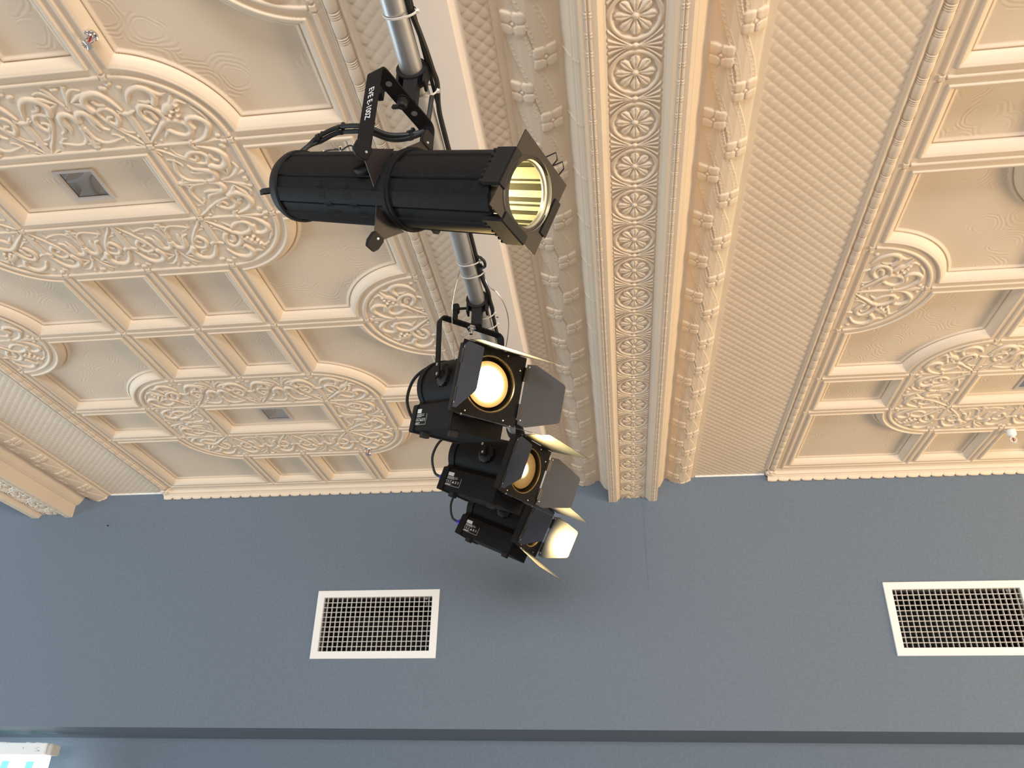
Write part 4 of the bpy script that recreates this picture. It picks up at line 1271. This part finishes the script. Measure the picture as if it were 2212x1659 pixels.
sb.tube(catmull([(-.330, 2.46, CZ + 1.334), (-.318, 2.44, CZ + 1.30), (-.300, 2.45, CZ + 1.275), (-.285, 2.47, CZ + 1.28), (-.275, 2.49, CZ + 1.30), (-.290, 2.47, CZ + 1.27), (-.270, 2.49, CZ + 1.268), (-.255, 2.51, CZ + 1.28)], 8), .0014, 6)
tag(sb.build('safety_wire', M['steel']), 'short tangle of steel wire between the nearest and middle fresnels', 'wire')

# ------------------------------------------------------------------ wall vents
def vent(x0, x1, label, lever_label):
    cx, cz = (x0 + x1) / 2, (VZ0 + VZ1) / 2
    w, h = x1 - x0, VZ1 - VZ0
    root = empty('air_vent', loc=(cx, WALL, cz))
    tag(root, label, 'vent', 'eggcrate vents high on the wall')
    f = MB(); fb_ = .038
    vs = []
    for (hx, hz, yy) in ((w / 2, h / 2, 0), (w / 2, h / 2, -.006), (w / 2 - .002, h / 2 - .002, -.008), (w / 2 - fb_, h / 2 - fb_, -.008), (w / 2 - fb_, h / 2 - fb_, .020)):
        vs += [(-hx, yy, -hz), (hx, yy, -hz), (hx, yy, hz), (-hx, yy, hz)]
    fs = [(i * 4 + k, i * 4 + (k + 1) % 4, (i + 1) * 4 + (k + 1) % 4, (i + 1) * 4 + k) for i in range(4) for k in range(4)]
    f.add(vs, fs).build('frame', M['white'], root, smooth=0)
    g = MB()
    gw, gh = w - 2 * fb_, h - 2 * fb_
    for k in range(1, 23):
        g.box((-gw / 2 + gw * (k - .25) / 22.5, .010, 0), (.0030, .014, gh))
    for k in range(1, 11):
        g.box((0, .010, -gh / 2 + gh * k / 11), (gw, .0135, .0030))
    g.build('grille_core', M['grid'], root, smooth=0)
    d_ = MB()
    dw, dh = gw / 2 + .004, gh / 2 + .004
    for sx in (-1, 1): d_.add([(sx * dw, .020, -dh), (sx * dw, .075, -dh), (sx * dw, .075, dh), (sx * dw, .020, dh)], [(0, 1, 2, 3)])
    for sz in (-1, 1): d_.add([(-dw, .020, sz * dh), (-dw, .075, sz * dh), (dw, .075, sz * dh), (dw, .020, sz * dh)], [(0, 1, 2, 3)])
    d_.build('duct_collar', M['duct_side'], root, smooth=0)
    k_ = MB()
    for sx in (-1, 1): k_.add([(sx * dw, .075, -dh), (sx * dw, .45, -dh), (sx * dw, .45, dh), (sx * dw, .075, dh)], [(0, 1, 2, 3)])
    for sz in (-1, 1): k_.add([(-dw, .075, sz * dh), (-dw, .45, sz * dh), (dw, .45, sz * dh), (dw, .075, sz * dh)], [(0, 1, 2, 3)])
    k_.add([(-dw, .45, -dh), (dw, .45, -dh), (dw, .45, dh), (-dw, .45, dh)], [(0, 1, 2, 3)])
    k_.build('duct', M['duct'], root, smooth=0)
    lv = MB()
    lv.tube([(gw / 2 - .052, .024, gh / 2 - .010), (gw / 2 - .050, .026, gh / 2 - .026), (gw / 2 - .036, .026, gh / 2 - .030), (gw / 2 - .036, .026, gh / 2 - .046), (gw / 2 - .050, .026, gh / 2 - .047)], .0022, 6)
    lv.box((gw / 2 - .044, .024, gh / 2 - .006), (.024, .004, .010))
    lv.build('damper_lever', M['duct_side'], root)
    return root


vent(*VENTS[0], 'white eggcrate vent on the blue wall below the left coffered field', '')
vent(*VENTS[1], 'white eggcrate vent on the blue wall cut by the right edge', '')

# ------------------------------------------------------------------ downlights, sprinklers
def downlight(x, y, label):
    zf = H + .029
    root = empty('downlight', loc=(x, y, zf))
    tag(root, label, 'downlight', 'square recessed downlights')
    f = MB(); vs = []
    for hh, zz in ((.0700, -.0005), (.0700, -.0035), (.0690, -.0045), (.0585, -.0045), (.0585, .006)):
        vs += [(-hh, -hh, zz), (hh, -hh, zz), (hh, hh, zz), (-hh, hh, zz)]
    f.add(vs, [(i * 4 + k, i * 4 + (k + 1) % 4, (i + 1) * 4 + (k + 1) % 4, (i + 1) * 4 + k) for i in range(4) for k in range(4)])
    f.build('trim_ring', M['trim_ring'], root, smooth=0)
    g = MB(); vs = []
    for hh, zz in ((.0584, .006), (.0555, .006)):
        vs += [(-hh, -hh, zz), (hh, -hh, zz), (hh, hh, zz), (-hh, hh, zz)]
    g.add(vs, [(k, (k + 1) % 4, 4 + (k + 1) % 4, 4 + k) for k in range(4)]).build('shadow_gap', M['duct'], root, smooth=0)
    r = MB(); vs = []; N = 8
    for i in range(N + 1):
        t_ = i / N
        hh = .0558 * (1 - t_) + .010 * t_; zz = .006 + .070 * (1 - (1 - t_) ** 1.6)
        vs += [(-hh, -hh, zz), (hh, -hh, zz), (hh, hh, zz), (-hh, hh, zz)]
    fs = [(i * 4 + k, i * 4 + (k + 1) % 4, (i + 1) * 4 + (k + 1) % 4, (i + 1) * 4 + k) for i in range(N) for k in range(4)] + [(N * 4, N * 4 + 1, N * 4 + 2, N * 4 + 3)]
    r.add(vs, fs).build('reflector', M['mirror'], root, smooth=30)


M['trim_ring'] = mat('grey_white_trim', (0.60, 0.54, 0.50), 0.45)
V0, V1 = Y1 - (S_ + B_ + C_ / 2), Y1 + (S_ + B_ + C_ / 2)
downlight(XC, V0, 'square mirrored downlight in the larger scrolled oval at upper left')
downlight(XC, V1, 'square mirrored downlight in the smaller scrolled oval nearer the wall at left')
downlight(XC + FIELD, V1, 'square mirrored downlight cut by the right edge of the photo')
downlight(XC + FIELD, V0, 'square mirrored downlight outside the frame in the right coffered field')


def sprinkler(x, y, z, label, m, white):
    root = empty('fire_sprinkler', loc=(x, y, z))
    tag(root, label, 'sprinkler', 'fire sprinkler heads')
    if white:
        MB().lathe([(0, 0), (.021, 0), (.021, -.026), (.016, -.034), (.010, -.036), (0, -.036)], (0, 0, 0), (0, 0, 1), 24).build('cup', M['white'], root, smooth=40)
        z0 = -.034
    else:
        MB().lathe([(0, .001), (.0165, .001), (.0172, -.002), (.0165, -.006), (.0130, -.0035), (0, -.0035)], (0, 0, 0), (0, 0, 1), 28).build('escutcheon', m, root, smooth=40)
        z0 = -.003
    b = MB()
    b.lathe([(0, z0), (.0095, z0), (.0095, z0 - .006), (.007, z0 - .009), (0, z0 - .009)], (0, 0, 0), (0, 0, 1), 18)
    for s in (-1, 1):
        b.tube(catmull([(s * .0075, 0, z0 - .006), (s * .0135, 0, z0 - .014), (s * .0125, 0, z0 - .024), (s * .003, 0, z0 - .033)], 6), .0026, 8)
    b.cyl((0, 0, z0 - .030), (0, 0, z0 - .038), .0042, 12)
    b.build('frame_arms', m, root, smooth=40)
    bl = MB().lathe([(0, z0 - .008), (.0022, z0 - .009), (.0026, z0 - .019), (.0022, z0 - .029), (0, z0 - .030)], (0, 0, 0), (0, 0, 1), 12).build('glass_bulb', M['red'], root)
    bl['label'] = 'red glass bulb'
    d_ = MB(); vs = [(0, 0, z0 - .038)]
    n = 48
    for k in range(n):
        a = 2 * PI * k / n; rr = .0150 if k % 4 < 2 else .0105
        vs.append((rr * math.cos(a), rr * math.sin(a), z0 - .0385 + (.001 if rr > .012 else 0)))
    vs.append((0, 0, z0 - .0395))
    fs = [(0, 1 + k, 1 + (k + 1) % n) for k in range(n)] + [(n + 1, 1 + (k + 1) % n, 1 + k) for k in range(n)]
    d_.add(vs, fs).build('deflector', m, root, smooth=0)


M['sprink_plate'] = mat('pale_escutcheon', (0.62, 0.57, 0.50), 0.30, 0.5)
sprinkler(-1.296, 1.228, H, 'chrome fire sprinkler with red bulb at the top left corner', M['chrome'], False)
sprinkler(-1.290, 3.790, H, 'small chrome sprinkler on the rim of the lower left oval', M['chrome'], False)
sprinkler(1.955, 3.860, H, 'white-cupped sprinkler on the oval at the right edge', M['tie'], True)

# tiny hook left in the wall
nl = MB().lathe([(0, -.010), (.004, -.010), (.0045, -.006), (.002, -.004), (.002, 0), (0, 0)], (-3.0455, WALL, CZ + 1.5937), (0, 1, 0), 10)
tag(nl.build('wall_plug', M['rubber']), 'tiny black plug in the blue wall at far left', 'plug')

# ------------------------------------------------------------------ lit exit sign below the bulkhead
ex = empty('exit_sign', loc=(-3.42, 4.55, CZ + 0.41))
tag(ex, 'glowing white and green exit sign under the bulkhead at bottom left', 'exit sign')
MB().box((0, .05, -.030), (.395, .085, .062)).build('housing', M['white'], ex, bevel=.004)
ec = MB()
ec.box((.212, .056, -.032), (.032, .080, .056))
ec.build('end_cap', M['grid'], ex, bevel=.006)
lg = MB()
for xx, w_ in ((-.10, .05), (.060, .026), (.115, .014)): lg.box((xx, .050, .0035), (w_, .03, .006))
lg.build('mounting_clip', M['white'], ex)
lg = MB()
for k in range(4): lg.box((.150 - .010 * (k % 2), .0068, -.022 - k * .007), (.018, .0008, .0014))
lg.box((.158, .0068, -.040), (.014, .0010, .0035)); lg.box((.060, .0068, -.026), (.005, .0010, .006))
lg.build('housing_print', M['duct_side'], ex)
MB().box((.005, .045, -.164), (.415, .018, .200)).build('sign_panel', glow('exit_white', (0.90, 1.0, 0.97), 3.2), ex, bevel=.003)
gm = MB()
gm.prism([(-.080, -.075), (-.036, -.075), (-.020, .075), (-.066, .075)], (.150, .0355, -.166), (1, 0, 0), (0, 0, 1), (0, 1, 0), .0012)
gm.prism([(-.080, -.075), (-.036, -.075), (-.020, .075), (-.066, .075)], (.000, .0355, -.166), (1, 0, 0), (0, 0, 1), (0, 1, 0), .0012)
gm.build('green_marks', glow('exit_green', (0.30, 0.92, 0.85), 1.25), ex, smooth=0)
tp = MB()
for xx, w_ in ((-.02, .07), (.150, .06)): tp.box((xx, .080, .0012), (w_, .012, .002))
tp.build('top_light_slot', glow('exit_slot_white', (0.92, 1.0, 0.95), 9), ex)
tp = MB()
for xx, w_ in ((-.11, .07), (.075, .045)): tp.box((xx, .080, .0012), (w_, .012, .002))
tp.build('top_light_slot', glow('exit_slot_green', (0.10, 0.95, 0.40), 7), ex)
